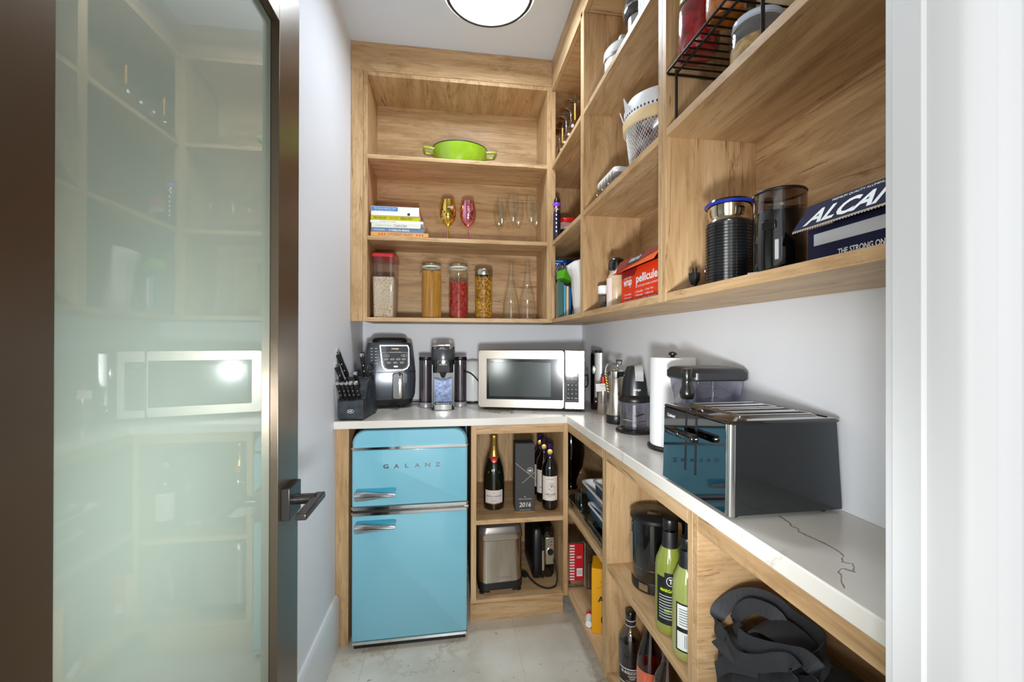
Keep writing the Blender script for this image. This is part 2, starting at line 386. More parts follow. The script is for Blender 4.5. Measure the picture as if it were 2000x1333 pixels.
def bcab(label, y0, y1, shelf, far=True, near=True, yend=None):
    c = thing('base_cabinet', label, 'cabinet', (XF, y0, 0)); bk = .7228
    ya = y0+(.0 if not near else T); yb = y1-(T if far else 0)
    if near: wbox('side_panel', XF, bk, y0, y0+T-.0004, ZB, ZT, WZ, c)
    if far: wbox('side_panel', XF, bk, y1-T+.0004, y1, ZB, ZT, WZ, c)
    wbox('bottom_panel', XF+.0005, bk, ya, yb, ZB, .148, WY, c)
    if shelf: wbox('shelf', XF+.001, bk, ya, yb, shelf-T, shelf, WY, c)
    wbox('top_rail', XF, XF+.019, ya, min(yb, YF), .853, ZT, WY, c)
    wbox('back_panel', bk, bk+.016, y0, y1, ZB, ZT, WY, c)
    wbox('plinth', .585, .603, y0, min(y1, 1.88), 0, ZB, WY, c)
    return c
c = bcab('oak corner base cabinet holding stacked baking dishes and the yellow box', 1.3562, 2.299, .511, far=False)
wbox('back_panel', XF+.001, .7228, 2.284, 2.2985, ZB, ZT, WZ, c)
bcab('oak base cabinet holding the black appliance and the liquor bottles', .834, 1.3558, .511)
c = bcab('oak base cabinet nearest the doorway holding the black tote bag', .335, .8336, None, far=True)
s = [o for o in c.children if o.name.startswith('side_panel')]
s[-1].data = s[-1].data.copy(); s[-1].data.materials[0] = WX
# countertop
L = [(XL+.001, 1.759), (.494, 1.759), (.494, .338), (XR-.001, .338), (XR-.001, YB-.001), (XL+.001, YB-.001)]
tag(prism('countertop', L, .898, .929, QUARTZ, None, 'z', .0025), 'L-shaped white quartz worktop with fine brown veins', 'countertop')
# the one long brown vein of the near end, inlaid as it runs
VE = [(.60, .697), (.597, .672), (.587, .655), (.592, .645), (.583, .634), (.585, .617), (.590, .592), (.588, .566), (.584, .553), (.566, .538), (.577, .531), (.566, .521), (.558, .512), (.551, .522), (.541, .520), (.531, .507), (.519, .494), (.505, .476)]

# ------------------------------------------------------------ casserole
t = thing('casserole', 'lime green enamel casserole with two loop handles on the top shelf of the back cabinet', 'casserole', (.04, 2.165, 2.1325), 2)
GR = M('lime_enamel', (132, 168, 24), .18, coat=.6, var=(146, 178, 42))
lathe('body', [(0, 0), (.105, 0), (.118, .006), (.128, .03), (.137, .075), (.1385, .098), (.1345, .1), (.13, .095), (.12, .03), (.1, .012), (0, .012)], GR, t, seg=56, ell=.8)
lathe('rim', [(.1385, .098), (.1405, .1015), (.137, .104), (.133, .1)], M('dark_rim', (40, 44, 22), .4), t, seg=56, ell=.8)
for s in (-1, 1):
    tube('handle', [(s*.130, -.036, .082), (s*.172, -.036, .087), (s*.181, -.022, .088), (s*.181, .022, .088), (s*.172, .036, .087), (s*.130, .036, .082)], .0075, M('handle_green', (160, 182, 60), .25, coat=.5), t, sub=5, n=10)

# ------------------------------------------------------------ books
BK = [('thin white paperback lying at the very bottom of the cookbook stack', (232, 230, 222), (232, 230, 222), .246, .0055, '', None),
      ('orange cookbook lettered FOREST FEAST, second from the bottom of the stack', (226, 166, 92), (70, 40, 20), .269, .0195, 'the  FOREST  FEAST', None),
      ('slate blue cookbook lettered A TABLE IN VENICE', (108, 130, 160), (240, 240, 240), .247, .0203, 'A TABLE IN VENICE', None),
      ('white cookbook with lime lettering and Cook it Fast on its spine', (226, 226, 216), (60, 60, 60), .229, .0228, 'Cook it Fast', 1),
      ('thin white cookbook with one small line of print, just below the yellow one', (236, 235, 230), (60, 60, 60), .246, .0122, 'The Mediterranean Cookbook', None),
      ('yellow cookbook lettered THE DUDE DIET and SERENA WOLF', (196, 188, 20), (30, 34, 40), .228, .0223, 'THE DUDE DIET     SERENA WOLF', None),
      ('white cookbook with a small dark picture on its spine, above the yellow one', (238, 236, 232), (40, 60, 50), .223, .0173, '', 2),
      ('white and blue cookbook with a red cover, topmost of the stack', (236, 236, 238), (255, 255, 255), .222, .0262, 'THE HIGH & HEALTHY WAY', 3)]
z = 1.7487
for i, (lab, col, ink, wd, hh, s, sp) in enumerate(BK):
    dp = .19+.01*((i*7) % 3); t = thing('book', lab, 'book', (-.384+.0015*((i*5) % 4), 2.062+.002*((i*3) % 3), z), .6*((i % 3)-1), 'cookbooks stacked on the middle shelf')
    cm = M('cover_%d' % i, col, .4); z += hh+.0002
    cov = M('red_cover', (205, 40, 45), .35) if sp == 3 else cm
    box('spine', 0, wd, 0, .0022, 0, hh, cm, t, .0008)
    ct = min(.0022, hh*.25)
    box('cover', 0, wd, .002, dp, hh-ct, hh, cov, t, .0004); box('cover', 0, wd, .002, dp, 0, ct, cm, t, .0004)
    box('pages', .003, wd-.003, .003, dp-.003, ct, hh-ct, M('page_paper', (236, 230, 214), .8), t)
    im = M('ink_%d' % i, ink, .6)
    if sp == 3: box('spine_band', .002, .122, -.0004, .002, .004, hh-.002, M('spine_blue', (70, 130, 190), .4), t)
    if s:
        if sp == 3: ftext(s, .105, .007, INKW, t, .062, -.0008, hh*.62); ftext('the family cookbook', .09, .004, INKW, t, .06, -.0008, hh*.3)
        elif i == 1:
            ftext('FOREST FEAST', .105, .011, M('brown_ink', (110, 70, 40), .6), t, .145, -.0004, hh*.5); ftext('the', .012, .007, im, t, .083, -.0004, hh*.5)
            for q in (.04, .052, .064, .215, .228, .241): lathe('fruit_motif', [(0, 0), (.004, .001), (0, .002)], M('motif_red', (205, 70, 40), .5), t, (q, 0, 0), 12).matrix_local = Matrix.Translation((0, -.0002, hh*.5)) @ Matrix.Rotation(R(90), 4, 'X')
        elif i == 3:
            ftext('weightwatchers', .075, .008, M('lime_ink', (150, 180, 40), .6), t, .055, -.0004, hh*.45); ftext(s, .06, .013, im, t, .135, -.0004, hh*.5, shear=.3)
        elif i == 5: ftext('THE DUDE DIET', .062, .0105, im, t, .043, -.0004, hh*.5, bold=.01); ftext('SERENA WOLF', .055, .0105, im, t, .165, -.0004, hh*.5, bold=.01); ftext('CLEAN(ISH) FOOD FOR PEOPLE\nWHO LIKE TO EAT DIRTY', .045, .008, im, t, .106, -.0004, hh*.5)
        elif i == 2: ftext('SKYE McALPINE', .05, .006, INKW, t, .038, -.0004, hh*.5); ftext(s, .095, .009, INKW, t, .13, -.0004, hh*.5, bold=.015)
        else: ftext(s, .08, .0045, im, t, .08, -.0004, hh*.5)
    if sp == 2:
        lathe('spine_picture', [(0, 0), (.007, .0005), (0, .001)], im, t, (0, 0, 0), 16).matrix_local = Matrix.Translation((.175, -.0002, hh*.5)) @ Matrix.Rotation(R(90), 4, 'X')

# ------------------------------------------------------------ drinking glasses
def goblet(lab, x, y, mat, s, ink, grp):
    t = thing('wine_glass', lab, 'wine glass', (x, y, 1.7487), 0, grp)
    lathe('foot', [(0, 0), (.033, 0), (.034, .0015), (.02, .004), (.006, .008), (.0036, .016)], mat, t)
    lathe('stem', [(.0036, .016), (.0031, .05), (.0034, .072), (.006, .08)], mat, t, seg=16)
    lathe('bowl', [(.005, .079), (.018, .088), (.033, .108), (.0405, .132), (.0395, .16), (.034, .19), (.0305, .208), (.0297, .208), (.0385, .16), (.0395, .132), (.032, .11), (.0, .085)], mat, t)
    if s == 'v':
        text('MOËT', .05, .012, ink, t, Matrix.Translation((0, 0, .15)) @ Matrix.Rotation(R(0), 4, 'Z') @ FR(0, -.0412, 0) @ Matrix.Rotation(R(90), 4, 'Z'), th=.001)
    else:
        for k in range(9):
            a = -60+k*15; patch('star_print', .0412, a, a+8, .115+.007*((k*5) % 7), .125+.007*((k*5) % 7), ink, t, n=2)
        wtext('MOËT', .03, .012, INKW, t, .0414, .165, 20)
g1 = M('gold_mirror', (236, 200, 96), .1, 1); g2 = M('pink_mirror', (238, 150, 172), .1, 1)
goblet('mirror gold wine glass with dark printing on the middle shelf', -.020, 2.12, g1, 's', M('print_dark', (50, 45, 20), .3), None)
goblet('mirror pink wine glass on the middle shelf', .080, 2.12, g2, 'v', M('print_pale', (250, 225, 235), .3), None)
fl_l = ['back left', 'behind and between the two tallest-looking', 'back right', 'front left', 'front right', 'far left rear']
def flute(x, y, lab, first=[]):
    if not first:
        t = thing('champagne_flute', lab, 'champagne flute', (x, y, 1.7487), 0, 'clear tulip flutes on the middle shelf')
        lathe('foot', [(0, .0005), (.03, 0), (.031, .001), (.012, .004), (.004, .009), (.003, .02)], GLASS, t, seg=24)
        lathe('stem', [(.003, .02), (.0026, .06), (.003, .095), (.005, .102)], GLASS, t, seg=12)
        lathe('bowl', [(.004, .101), (.012, .115), (.0225, .145), (.029, .185), (.0285, .215), (.0235, .252)], GLASS, t, seg=32)
        first.append(t)
    else:
        t = dup(first[0]); t.location = (x, y, 1.7487)
    t['label'] = lab
flute(.307, 2.105, 'clear tulip flute in front, third from the right end of the group of six')
flute(.400, 2.105, 'clear tulip flute in front, nearer the right side panel')
flute(.255, 2.15, 'clear tulip flute at the left end of the group, front one of the two there')
flute(.349, 2.20, 'clear tulip flute standing behind and between the two front ones')
flute(.446, 2.20, 'clear tulip flute at the right end of the group, set behind')
flute(.250, 2.245, 'clear tulip flute at the left end of the group, rearmost one')

# ------------------------------------------------------------ jars, lower shelf of the back cabinet
z0 = 1.3652
t = thing('cereal_container', 'tall clear plastic container of oats with a red pour lid', 'container', (-.328, 2.17, z0), 0)
OATS = M('oats', (222, 206, 176), .9, var=(150, 120, 84), scale=(210, 210, 210), p0=.34, p1=.5, bump=.9)
loft('container_body', [(.047, .085, .012, .001), (.049, .087, .014, .004), (.0535, .094, .014, .296)], PLAS, t, cap=(1, 0))
loft('oats', [(.0455, .083, .011, .003), (.0498, .089, .012, .198)], OATS, t)
loft('lid', [(.0555, .096, .015, .294), (.0565, .097, .015, .30), (.0555, .096, .013, .309), (.05, .09, .012, .3125)], M('red_plastic', (205, 28, 38), .3, coat=.3), t)
def sticks(name, n, r, z0, z1, rad, ln, mat, par, mode):
    J = ([], [])
    for i in range(n):
        if mode == 'up':
            a = random.uniform(0, 2*PI); rr = rad*(.93+.06*random.random()); b = a+.32
            p = (rr*math.cos(a), rr*math.sin(a), z0); q = (rr*math.cos(b), rr*math.sin(b), z1-.004*random.random())
            tube('x', [p, q], r, mat, None, n=5, join=J)
        else:
            a = random.uniform(0, 2*PI); rr = rad*(1.0-.16*random.random()**2)-r*1.0; zz = random.uniform(z0+r, z1-r)
            c = Vector((rr*math.cos(a), rr*math.sin(a), zz)); tan = Vector((-math.sin(a), math.cos(a), 0)); d = (tan*random.uniform(-1, 1)+Vector((0, 0, 1))*random.uniform(-1, 1)).normalized()*ln/2
            p, q = c-d, c+d
            for e in (p, q):
                k = math.hypot(e.x, e.y)
                if k > rad-r: e.x *= (rad-r)/k; e.y *= (rad-r)/k
                e.z = min(max(e.z, z0+r), z1)
            tube('x', [p, (p+q)/2*1.0, q], r, mat, None, n=5, join=J)
    o = pyd(name, J[0], J[1], mat, par); o['kind'] = 'stuff'; return o
def clampjar(lab, x, fillh, fmat, mode, kind):
    t = thing('clamp_jar', lab, 'jar', (x, 2.125, z0))
    lathe('jar_glass', [(0, .001), (.043, .001), (.047, .005), (.0475, .02), (.0475, .215), (.044, .235), (.0415, .243), (.0425, .252)], GLASS, t, seg=40)
    lathe('core', [(0, .004), (.037, .004), (.037, fillh-.012), (0, fillh-.012)], fmat, t, seg=24)
    if mode == 'up': sticks('spaghetti', 120, .0012, .005, fillh, .0465, 0, fmat, t, 'up')
    else: sticks(kind, 290, .0028, .006, fillh, .0465, .022, fmat, t, 'rand')
    lathe('gasket', [(.042, .252), (.0455, .253), (.0455, .259), (.042, .26)], M('pale_gasket', (214, 226, 212), .5), t)
    lathe('glass_lid', [(.0435, .26), (.045, .264), (.043, .272), (.034, .278), (.02, .28), (0, .279)], GLASS, t, seg=40)
    wr = M('wire_steel', (170, 170, 165), .3, 1)
    tube('bail_wire', [(-.047, -.012, .235), (-.052, -.012, .255), (-.047, -.01, .268), (-.03, -.03, .272), (0, -.044, .268), (.03, -.03, .272), (.047, -.01, .268), (.052, -.012, .25)], .0013, wr, t, sub=4, n=6)
    tube('clasp_wire', [(-.046, -.02, .25), (-.054, -.02, .235), (-.056, -.018, .215), (-.05, -.024, .205), (-.046, -.024, .222)], .0013, wr, t, sub=4, n=6)
clampjar('glass clamp jar filled with dry spaghetti', -.1, .236, M('spaghetti', (206, 150, 62), .45, var=(176, 120, 44), scale=(200, 200, 4)), 'up', '')
clampjar('glass clamp jar of red pasta pieces', .034, .19, M('red_pasta', (186, 52, 34), .5, var=(150, 36, 24), scale=(90, 90, 90)), 'r', 'pasta_pieces')
t = thing('storage_jar', 'straight glass jar of yellow pasta with a steel screw lid', 'jar', (.16, 2.125, z0))
lathe('jar_glass', [(0, .001), (.04, .001), (.043, .004), (.043, .222)], GLASS, t, seg=40)
YP = M('yellow_pasta', (214, 160, 30), .5, var=(180, 120, 20), scale=(90, 90, 90))
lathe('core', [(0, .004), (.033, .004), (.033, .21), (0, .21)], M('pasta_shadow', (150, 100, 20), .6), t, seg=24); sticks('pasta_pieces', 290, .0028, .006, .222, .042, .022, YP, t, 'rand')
lathe('steel_lid', [(.0445, .22), (.0455, .222), (.0455, .246), (.044, .249), (0, .2495)], STEEL, t, seg=40)
bt = None
for x, sc, lab in ((.301, .97, 'empty clear long-necked glass bottle, left one of the pair'), (.386, 1.0, 'empty clear long-necked glass bottle, right one beside the side panel')):
    if bt is None:
        bt = t = thing('glass_bottle', lab, 'bottle', (x, 2.13, z0), 0, 'clear long-necked bottles on the lowest shelf')
        lathe('body', [(0, .012), (.03, .003), (.038, .001), (.0425, .006), (.043, .04), (.041, .08), (.033, .125), (.021, .175), (.0135, .225), (.0115, .27), (.0112, .295)], TG('bottle_glass', (253, 254, 252), 0, .07, .8), t, seg=40)
        lathe('lip', [(.0112, .293), (.0138, .295), (.0138, .303), (.011, .304)], GLASS, t, seg=24)
    else: t = dup(bt); t.location = (x, 2.13, z0); t['label'] = lab
    t.scale = (sc, sc, sc)
bpy.context.view_layer.update()

# ------------------------------------------------------------ corner cabinet contents
STEM_REFL = M('stem_yellow_reflection', (228, 158, 22), .2, coat=.5); ug = None  # yellow reflection put into the stem colour of some clear glasses
spots = [(.540, 1.800, 1, 'upside-down stem glass with a yellow reflection painted on its stem, nearest in the row on the corner top shelf'), (.542, 1.874, 0, 'upside-down stem glass, second from the near end of the corner top shelf row'),
         (.540, 1.946, 0, 'upside-down stem glass, third from the near end of the corner top shelf row'), (.542, 2.020, 1, 'upside-down stem glass with a yellow reflection painted on its stem near the back of the corner top shelf row'),
         (.545, 2.095, 0, 'upside-down stem glass at the far end of the corner top shelf row'), (.612, 1.850, 0, 'upside-down stem glass nearest in the rear row of the corner top shelf'), (.615, 2.06, 1, 'upside-down stem glass with a yellow reflection painted on its stem at the far end of the rear row')]
protos = {}
for x, y, refl, lab in spots:
    if refl not in protos:
        t = thing('stem_glass', lab, 'wine glass', (x, y, 2.1327), 0, 'upside-down stem glasses on the corner top shelf')
        lathe('bowl', [(.0265, 0), (.031, .03), (.0325, .055), (.029, .08), (.016, .098), (.004, .104)], GLASS, t, seg=28)
        lathe('stem', [(.0042, .104), (.0038, .14), (.0042, .178)], STEM_REFL if refl else GLASS, t, seg=12)
        lathe('foot', [(.004, .178), (.007, .187), (.018, .1935), (.0325, .1965), (.0335, .198), (.0325, .199), (0, .198)], TG('foot_glass', (205, 195, 180), 0, .16, .9), t, seg=32)
        protos[refl] = t
    else: t = dup(protos[refl]); t.location = (x, y, 2.1327); t['label'] = lab
t = thing('bottle', 'slim black bottle with a violet collar and speckled label in the corner cabinet', 'bottle', (.5125, 2.015, 1.7487), -30)
lathe('body', [(0, 0), (.0175, 0), (.019, .004), (.019, .13), (.016, .145), (.0135, .15)], M('speckled_violet', (30, 24, 52), .25, coat=.6, var=(16, 14, 26), scale=(200, 200, 200)), t)
lathe('neck', [(.0135, .15), (.0165, .155), (.0165, .165), (.013, .17)], STEEL, t)
lathe('collar', [(.0175, .168), (.0185, .17), (.0185, .184), (.0175, .186)], M('violet', (140, 60, 210), .4), t)
lathe('cap', [(.0155, .184), (.0155, .2), (.011, .21), (0, .213)], BLK, t)
for k in range(5): patch('speckle', .0193, 0, 16, .04+.02*k, .05+.02*k, INKW, t, n=3)
t = thing('food_tub', 'round white food tub with a red lid in the corner cabinet', 'tub', (.582, 2.10, 1.7487), -60)
lathe('tub_body', [(0, 0), (.054, 0), (.056, .003), (.062, .108)], M('tub_white', (228, 226, 224), .4), t, seg=40)
lathe('lid', [(.062, .104), (.0665, .106), (.0675, .12), (.064, .126), (.058, .124), (0, .123)], M('lid_red', (215, 24, 30), .3, coat=.4), t, seg=40)
patch('label_swoosh', .0605, 5, 70, .03, .07, INKK, t, n=12, r1=.0612); patch('label_band', .0618, -80, 80, .085, .102, M('pale_pink', (214, 150, 150), .5), t, n=20, r1=.0623)
for k in range(3): patch('label_line', .058+.0006*k, -55, 0, .014+.009*k, .0155+.009*k, INKK, t, n=8)
t = thing('clear_glass', 'clear tapered glass standing behind the red-lidded tub', 'glass', (.64, 2.20, 1.7487))
lathe('cup', [(0, .002), (.022, .001), (.024, .01), (.0125, .17), (.0075, .235), (.0, .24)], GLASS, t, seg=24)
t = thing('bag_box', 'blue cardboard box of zip bags standing at the back of the corner cabinet', 'box', (.522, 2.12, 1.3652))
box('carton', 0, .12, 0, .09, 0, .315, M('zip_blue', (18, 58, 140), .4), t, .001)
ftext('Ziploc', .095, .04, INKW, t, .052, -.0006, .275, bold=.02); box('label_strip', .01, .05, -.0005, 0, .302, .309, M('sky_blue', (90, 180, 220), .4), t)
BAGS = [((.511, 1.93), .026, .05, .17, (60, 96, 88), 'dark green carton leaning in the corner cabinet, left of the slim blue packs'),
        ((.531, 1.93), .010, .05, .155, (70, 160, 205), 'slim pale blue pack beside the dark green carton'), ((.543, 1.925), .010, .06, .15, (228, 196, 130), 'slim tan pack between two blue ones'), ((.555, 1.93), .011, .05, .14, (20, 104, 190), 'slim deep blue pack right of the tan one')]
for (x, y), wx, dy, hz, col, lab in BAGS:
    tag(box('packet', x-wx/2, x+wx/2, y, y+dy, z0+.0005, z0+hz, M('pack_%d_%d' % (col[0], col[2]), col, .35, coat=.4), None, .002), lab, 'packet')
tag(box('small_carton', -.03, .03, -.03, .03, -.022, .022, M('bright_green', (84, 164, 28), .4), None, .001), 'bright green carton lying on top of the upright packs in the corner', 'carton')
o = bpy.data.objects['small_carton']; o.location = (.541, 1.955, 1.566); o.rotation_euler = (0, R(16), R(20))
t = thing('bag_roll', 'grey-green roll in clear film leaning in the corner cabinet', 'roll', (.575, 1.902, 1.3675)); t.rotation_euler = (0, R(8), 0)
cyl('roll', .019, 0, .135, M('sage_film', (112, 124, 96), .3, coat=.8, var=(70, 84, 66), scale=(60, 60, 10)), t, b=.004)
lathe('core_end', [(.006, .1352), (.012, .137), (.019, .1352)], M('pale_film', (190, 196, 176), .4), t)
def crumple(name, secs, mat, par, amp, n=28, seed=0, fr=18, close=True, sq=1.0):
    v = []; f = []
    for (cx, cy, rx, ry, z) in secs:
        for i in range(n):
            a = 2*PI*i/n; ca, sa = math.cos(a), math.sin(a); p = Vector((cx+rx*math.copysign(abs(ca)**sq, ca), cy+ry*math.copysign(abs(sa)**sq, sa), z))
            d = noise.noise(p*fr+Vector((seed, 0, 0)))*amp+noise.noise(p*fr*2.7+Vector((0, seed, 3)))*amp*.5
            v.append((p.x+math.cos(a)*d, p.y+math.sin(a)*d, z+d*.4))
    for s in range(len(secs)-1):
        for i in range(n):
            j = (i+1) % n; f.append((s*n+i, s*n+j, s*n+n+j, s*n+n+i))
    if close: f.append(tuple(range(n)))
    f.append(tuple(range((len(secs)-1)*n, len(secs)*n)))
    o = pyd(name, v, f, mat, par, 55); return o
t = thing('plastic_bag', 'clear plastic bag crumpled over the blue box in the corner cabinet', 'bag', (.555, 2.03, 1.3655))
crumple('bag_film', [(0, 0, .03, .02, .002), (0, 0, .04, .024, .06), (0, 0, .042, .026, .14), (0, 0, .04, .024, .2), (-.004, 0, .046, .02, .235), (-.008, 0, .03, .012, .262)], TG('bag_film', (215, 218, 228), .15, .22, .8), t, .012, 32, 3, 30)
t = thing('paper_bag', 'crumpled white paper bag standing at the right of the corner cabinet', 'bag', (.572, 1.805, 1.3655))
crumple('bag_body', [(0, 0, .022, .05, .001), (0, 0, .03, .06, .05), (-.008, 0, .03, .058, .11), (-.014, 0, .026, .056, .17), (-.024, 0, .034, .06, .2), (-.03, 0, .034, .056, .225), (-.02, 0, .02, .05, .243)], M('white_paper', (224, 222, 216), .6, bump=.4, scale=(40, 40, 40)), t, .012, 32, 9, 26)

# ------------------------------------------------------------ middle cabinet contents
t = thing('lidded_pot', 'white lidded pot on the top shelf of the middle cabinet', 'pot', (.6, 1.405, 2.1327))
PW = M('pot_white', (232, 231, 230), .22, coat=.5)
lathe('pot_body', [(0, 0), (.06, 0), (.066, .004), (.068, .1)], PW, t, seg=40); lathe('band', [(.068, .1), (.0705, .103), (.0705, .108), (.068, .11)], STEEL, t, seg=40)
lathe('lid', [(.0705, .109), (.072, .114), (.071, .135), (.06, .15), (.03, .162), (0, .165)], PW, t, seg=40); loft('lid_knob', [(.018, .012, .008, .16), (.022, .014, .01, .185), (.018, .012, .008, .196)], PW, t)
t = thing('steel_canister', 'tall steel canister with a wide black lid on the top shelf', 'canister', (.592, 1.262, 2.1327))
cyl('canister_body', .04, 0, .15, CHR, t); lathe('lid', [(0, .148), (.048, .15), (.052, .158), (.052, .2), (.046, .21), (0, .212)], M('pearl_black', (60, 58, 56), .15, coat=1), t); lathe('rim', [(.0525, .17), (.054, .172), (.0525, .176)], CHR, t)
t = thing('striped_box', 'white box with thin grey lines on the top shelf, right of the steel canister', 'box', (.545, 1.02, 2.1327))
box('carton', 0, .13, 0, .155, 0, .22, M('box_white', (236, 236, 234), .5), t, .001)
for k in range(8): box('line', -.0006, 0, .005+.019*k, .0065+.019*k, .004, .216, M('line_grey', (130, 130, 135), .5), t)

t = thing('mesh_hamper', 'white mesh storage hamper with a tan band on the middle shelf', 'hamper', (.617, 1.17, 1.7487), -90)
NET = M('white_net', (232, 232, 230), .5); n = 66; k = 22; v = []; f = []
def hr(s): return .088+.017*s
for j in range(k+1):
    s = j/k
    for i in range(n):
        a = 2*PI*(i+.5*(j % 2))/n; v.append((hr(s)*math.cos(a), hr(s)*math.sin(a), .004+.150*s))
for j in range(k-1):
    for i in range(n):
        i1 = (i+1) % n
        if j % 2 == 0: f.append((j*n+i, (j+1)*n+i, (j+2)*n+i if j+2 <= k else (j+1)*n+i, (j+1)*n+(i-1) % n))
        else: f.append((j*n+i, (j+1)*n+i1, (j+2)*n+i, (j+1)*n+i))
me = bpy.data.meshes.new('net'); me.from_pydata(v, [], f); me.update(); o = link('net_side', me, NET, t, 0); o['kind'] = 'stuff'
q = o.modifiers.new('w', 'WIREFRAME'); q.thickness = .0013; q.use_replace = True; q.use_even_offset = False
lathe('base', [(0, 0), (.088, 0), (.09, .006), (.086, .008), (0, .006)], WHT, t, seg=48)
lathe('tan_band', [(.1045, .128), (.1105, .13), (.1125, .155), (.111, .16), (.104, .158)], M('tan_band', (222, 196, 150), .5), t, seg=48)
lathe('top_band', [(.104, .156), (.108, .16), (.1085, .19), (.1, .212), (.097, .212), (.103, .19), (.1, .158)], M('hamper_white', (228, 230, 234), .4), t, seg=48)
for a in range(-70, 75, 6): box('vent_slot', -.002, .002, -.1088, -.106, .164, .17, BLK, t).rotation_euler = (0, 0, R(a))
for a in (-125, -88): 
    quad('flap', [(.108*math.cos(R(a-9)), .108*math.sin(R(a-9)), .17), (.108*math.cos(R(a+9)), .108*math.sin(R(a+9)), .17), (.122*math.cos(R(a)), .122*math.sin(R(a)), .215)], M('hamper_white'), t).modifiers.new('s', 'SOLIDIFY').thickness = .003
crumple('contents', [(0, 0, .05, .05, .01), (0, 0, .07, .07, .05), (0, 0, .074, .074, .1), (0, 0, .06, .06, .15), (0, 0, .03, .03, .17)], M('packed_bags', (150, 140, 142), .35, coat=.6, var=(90, 40, 56), scale=(34, 34, 34), p0=.4, p1=.5, bump=.6), t, .02, 40, 5, 24)
t = thing('clip_box', 'small clear box with white lid and wire clips beside the hamper', 'box', (.568, 1.375, 1.7487), -90)
loft('box_body', [(.075, .04, .01, .001), (.08, .045, .012, .055)], PLAS, t); loft('lid', [(.084, .049, .012, .055), (.086, .051, .014, .06), (.083, .048, .014, .072), (.06, .03, .012, .078)], WHT, t); loft('lid_knob', [(.022, .014, .01, .076), (.027, .018, .012, .09), (.022, .014, .01, .094)], WHT, t)
loft('contents', [(.06, .03, .01, .004), (.066, .034, .01, .045)], M('pale_contents', (205, 206, 208), .5), t)
for x in (-.055, 0, .055): tube('wire_clip', [(x-.012, -.05, .062), (x-.012, -.054, .03), (x, -.056, .022), (x+.012, -.054, .03), (x+.012, -.05, .062)], .0012, STEEL, t, sub=3, n=6)
tag(lathe('round_stopper', [(0, 0), (.014, 0), (.015, .003), (.0125, .034), (.011, .037), (0, .038)], BLK, None, (.545, 1.262, 1.7487), 20), 'small black cap on the shelf between clip box and hamper', 'cap')
t = thing('spice_jar', 'small clear spice jar with a white lid on the lowest shelf', 'jar', (.545, 1.452, z0), -90)
lathe('jar_glass', [(0, .001), (.02, .001), (.0215, .003), (.0215, .062), (.019, .066)], GLASS, t, seg=28); lathe('spice', [(0, .003), (.0195, .003), (.0195, .05), (0, .05)], M('pepper', (120, 104, 84), .9, var=(60, 52, 44), scale=(260, 260, 260), bump=.8), t, seg=24)
lathe('lid', [(.0215, .064), (.0225, .066), (.0225, .084), (.02, .088), (0, .088)], WHT, t, seg=28); lathe('shoulder_ring', [(.0217, .06), (.0222, .062), (.0217, .064)], WHT, t, seg=28)
t = thing('seasoning_bottle', 'cream-filled bottle with a glossy black dome cap next to the orange wrap box', 'bottle', (.553, 1.355, z0), -75)
lathe('body', [(0, 0), (.03, 0), (.033, .004), (.033, .095), (.028, .11), (.024, .116), (.023, .125)], M('cream_fill', (216, 194, 160), .3, coat=.8, var=(196, 168, 128), scale=(20, 20, 20)), t)
lathe('cap', [(.023, .124), (.0285, .126), (.029, .15), (.026, .162), (.016, .171), (0, .174)], GBLK, t); patch('label', .0334, -40, 25, .006, .1, M('label_paper', (232, 214, 206), .5), t)
for k in range(9): patch('label_text_mark', .0336, -58, -46, .012+.01*k, .017+.01*k, M('ochre_print', (176, 120, 30), .5), t, n=2)

t = thing('wrap_box', 'orange-red carton of plastic food wrap with its lid ajar', 'box', (.515, 1.222, z0), -90)
OR = M('wrap_orange', (226, 58, 16), .4); OR2 = M('wrap_flame', (240, 98, 34), .4); MAR = M('wrap_maroon', (140, 26, 26), .4)
wl, wh, wd = .262, .098, .075
box('carton', 0, wl, 0, wd, 0, wh, OR, t, .0008)
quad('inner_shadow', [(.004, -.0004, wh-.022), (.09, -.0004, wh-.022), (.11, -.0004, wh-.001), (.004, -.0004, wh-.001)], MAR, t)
def slab(name, P, mat, th=.0012):
    o = quad(name, P, mat, t); q = o.modifiers.new('s', 'SOLIDIFY'); q.thickness = th; return o
A = (-.004, -.030, wh-.008); B = (wl, -.030, wh-.008); Cc = (wl, -.004, wh+.030); Dd = (-.004, -.004, wh+.030)
slab('lid_front', [A, B, Cc, Dd], OR2); slab('lid_top', [Dd, Cc, (wl, wd, wh+.008), (-.004, wd, wh+.008)], MAR)
slab('lid_end', [A, Dd, (-.004, wd, wh+.008), (-.004, wd, wh)], MAR)
def onlid(s, tt, e=.0012):  # s along length, tt up the lid face
    a = Vector(A); return a+Vector((1, 0, 0))*(s+.004)+(Vector(Dd)-a)*tt+Vector((0, -.826, .565))*e
slab('lid_band', [onlid(.03, .0), onlid(.05, 0), onlid(.262, .62), onlid(.262, 1), onlid(.0, 1), onlid(.0, .75)], MAR, .0004)
slab('lid_white', [onlid(.0, .02), onlid(.018, .02), onlid(.042, .98), onlid(.024, .98)], INKW, .0005)
slab('brand_plate', [onlid(.085, .3, .002), onlid(.165, .3, .002), onlid(.175, .92, .002), onlid(.095, .92, .002)], INKK, .0004)
ang = math.degrees(math.atan2(.038, .026))
text('KIRKLAND', .07, .014, INKW, t, Matrix.Translation(onlid(.13, .62, .0028)) @ Matrix.Rotation(R(ang), 4, 'X'), bold=.02, shear=.2)
for x, y, wd_, ht_, s in ((.045, .056, .058, .024, 'wrap'), (.165, .060, .125, .03, 'pellicule')): ftext(s, wd_, ht_, INKW, t, x, -.0008, y, bold=.03)
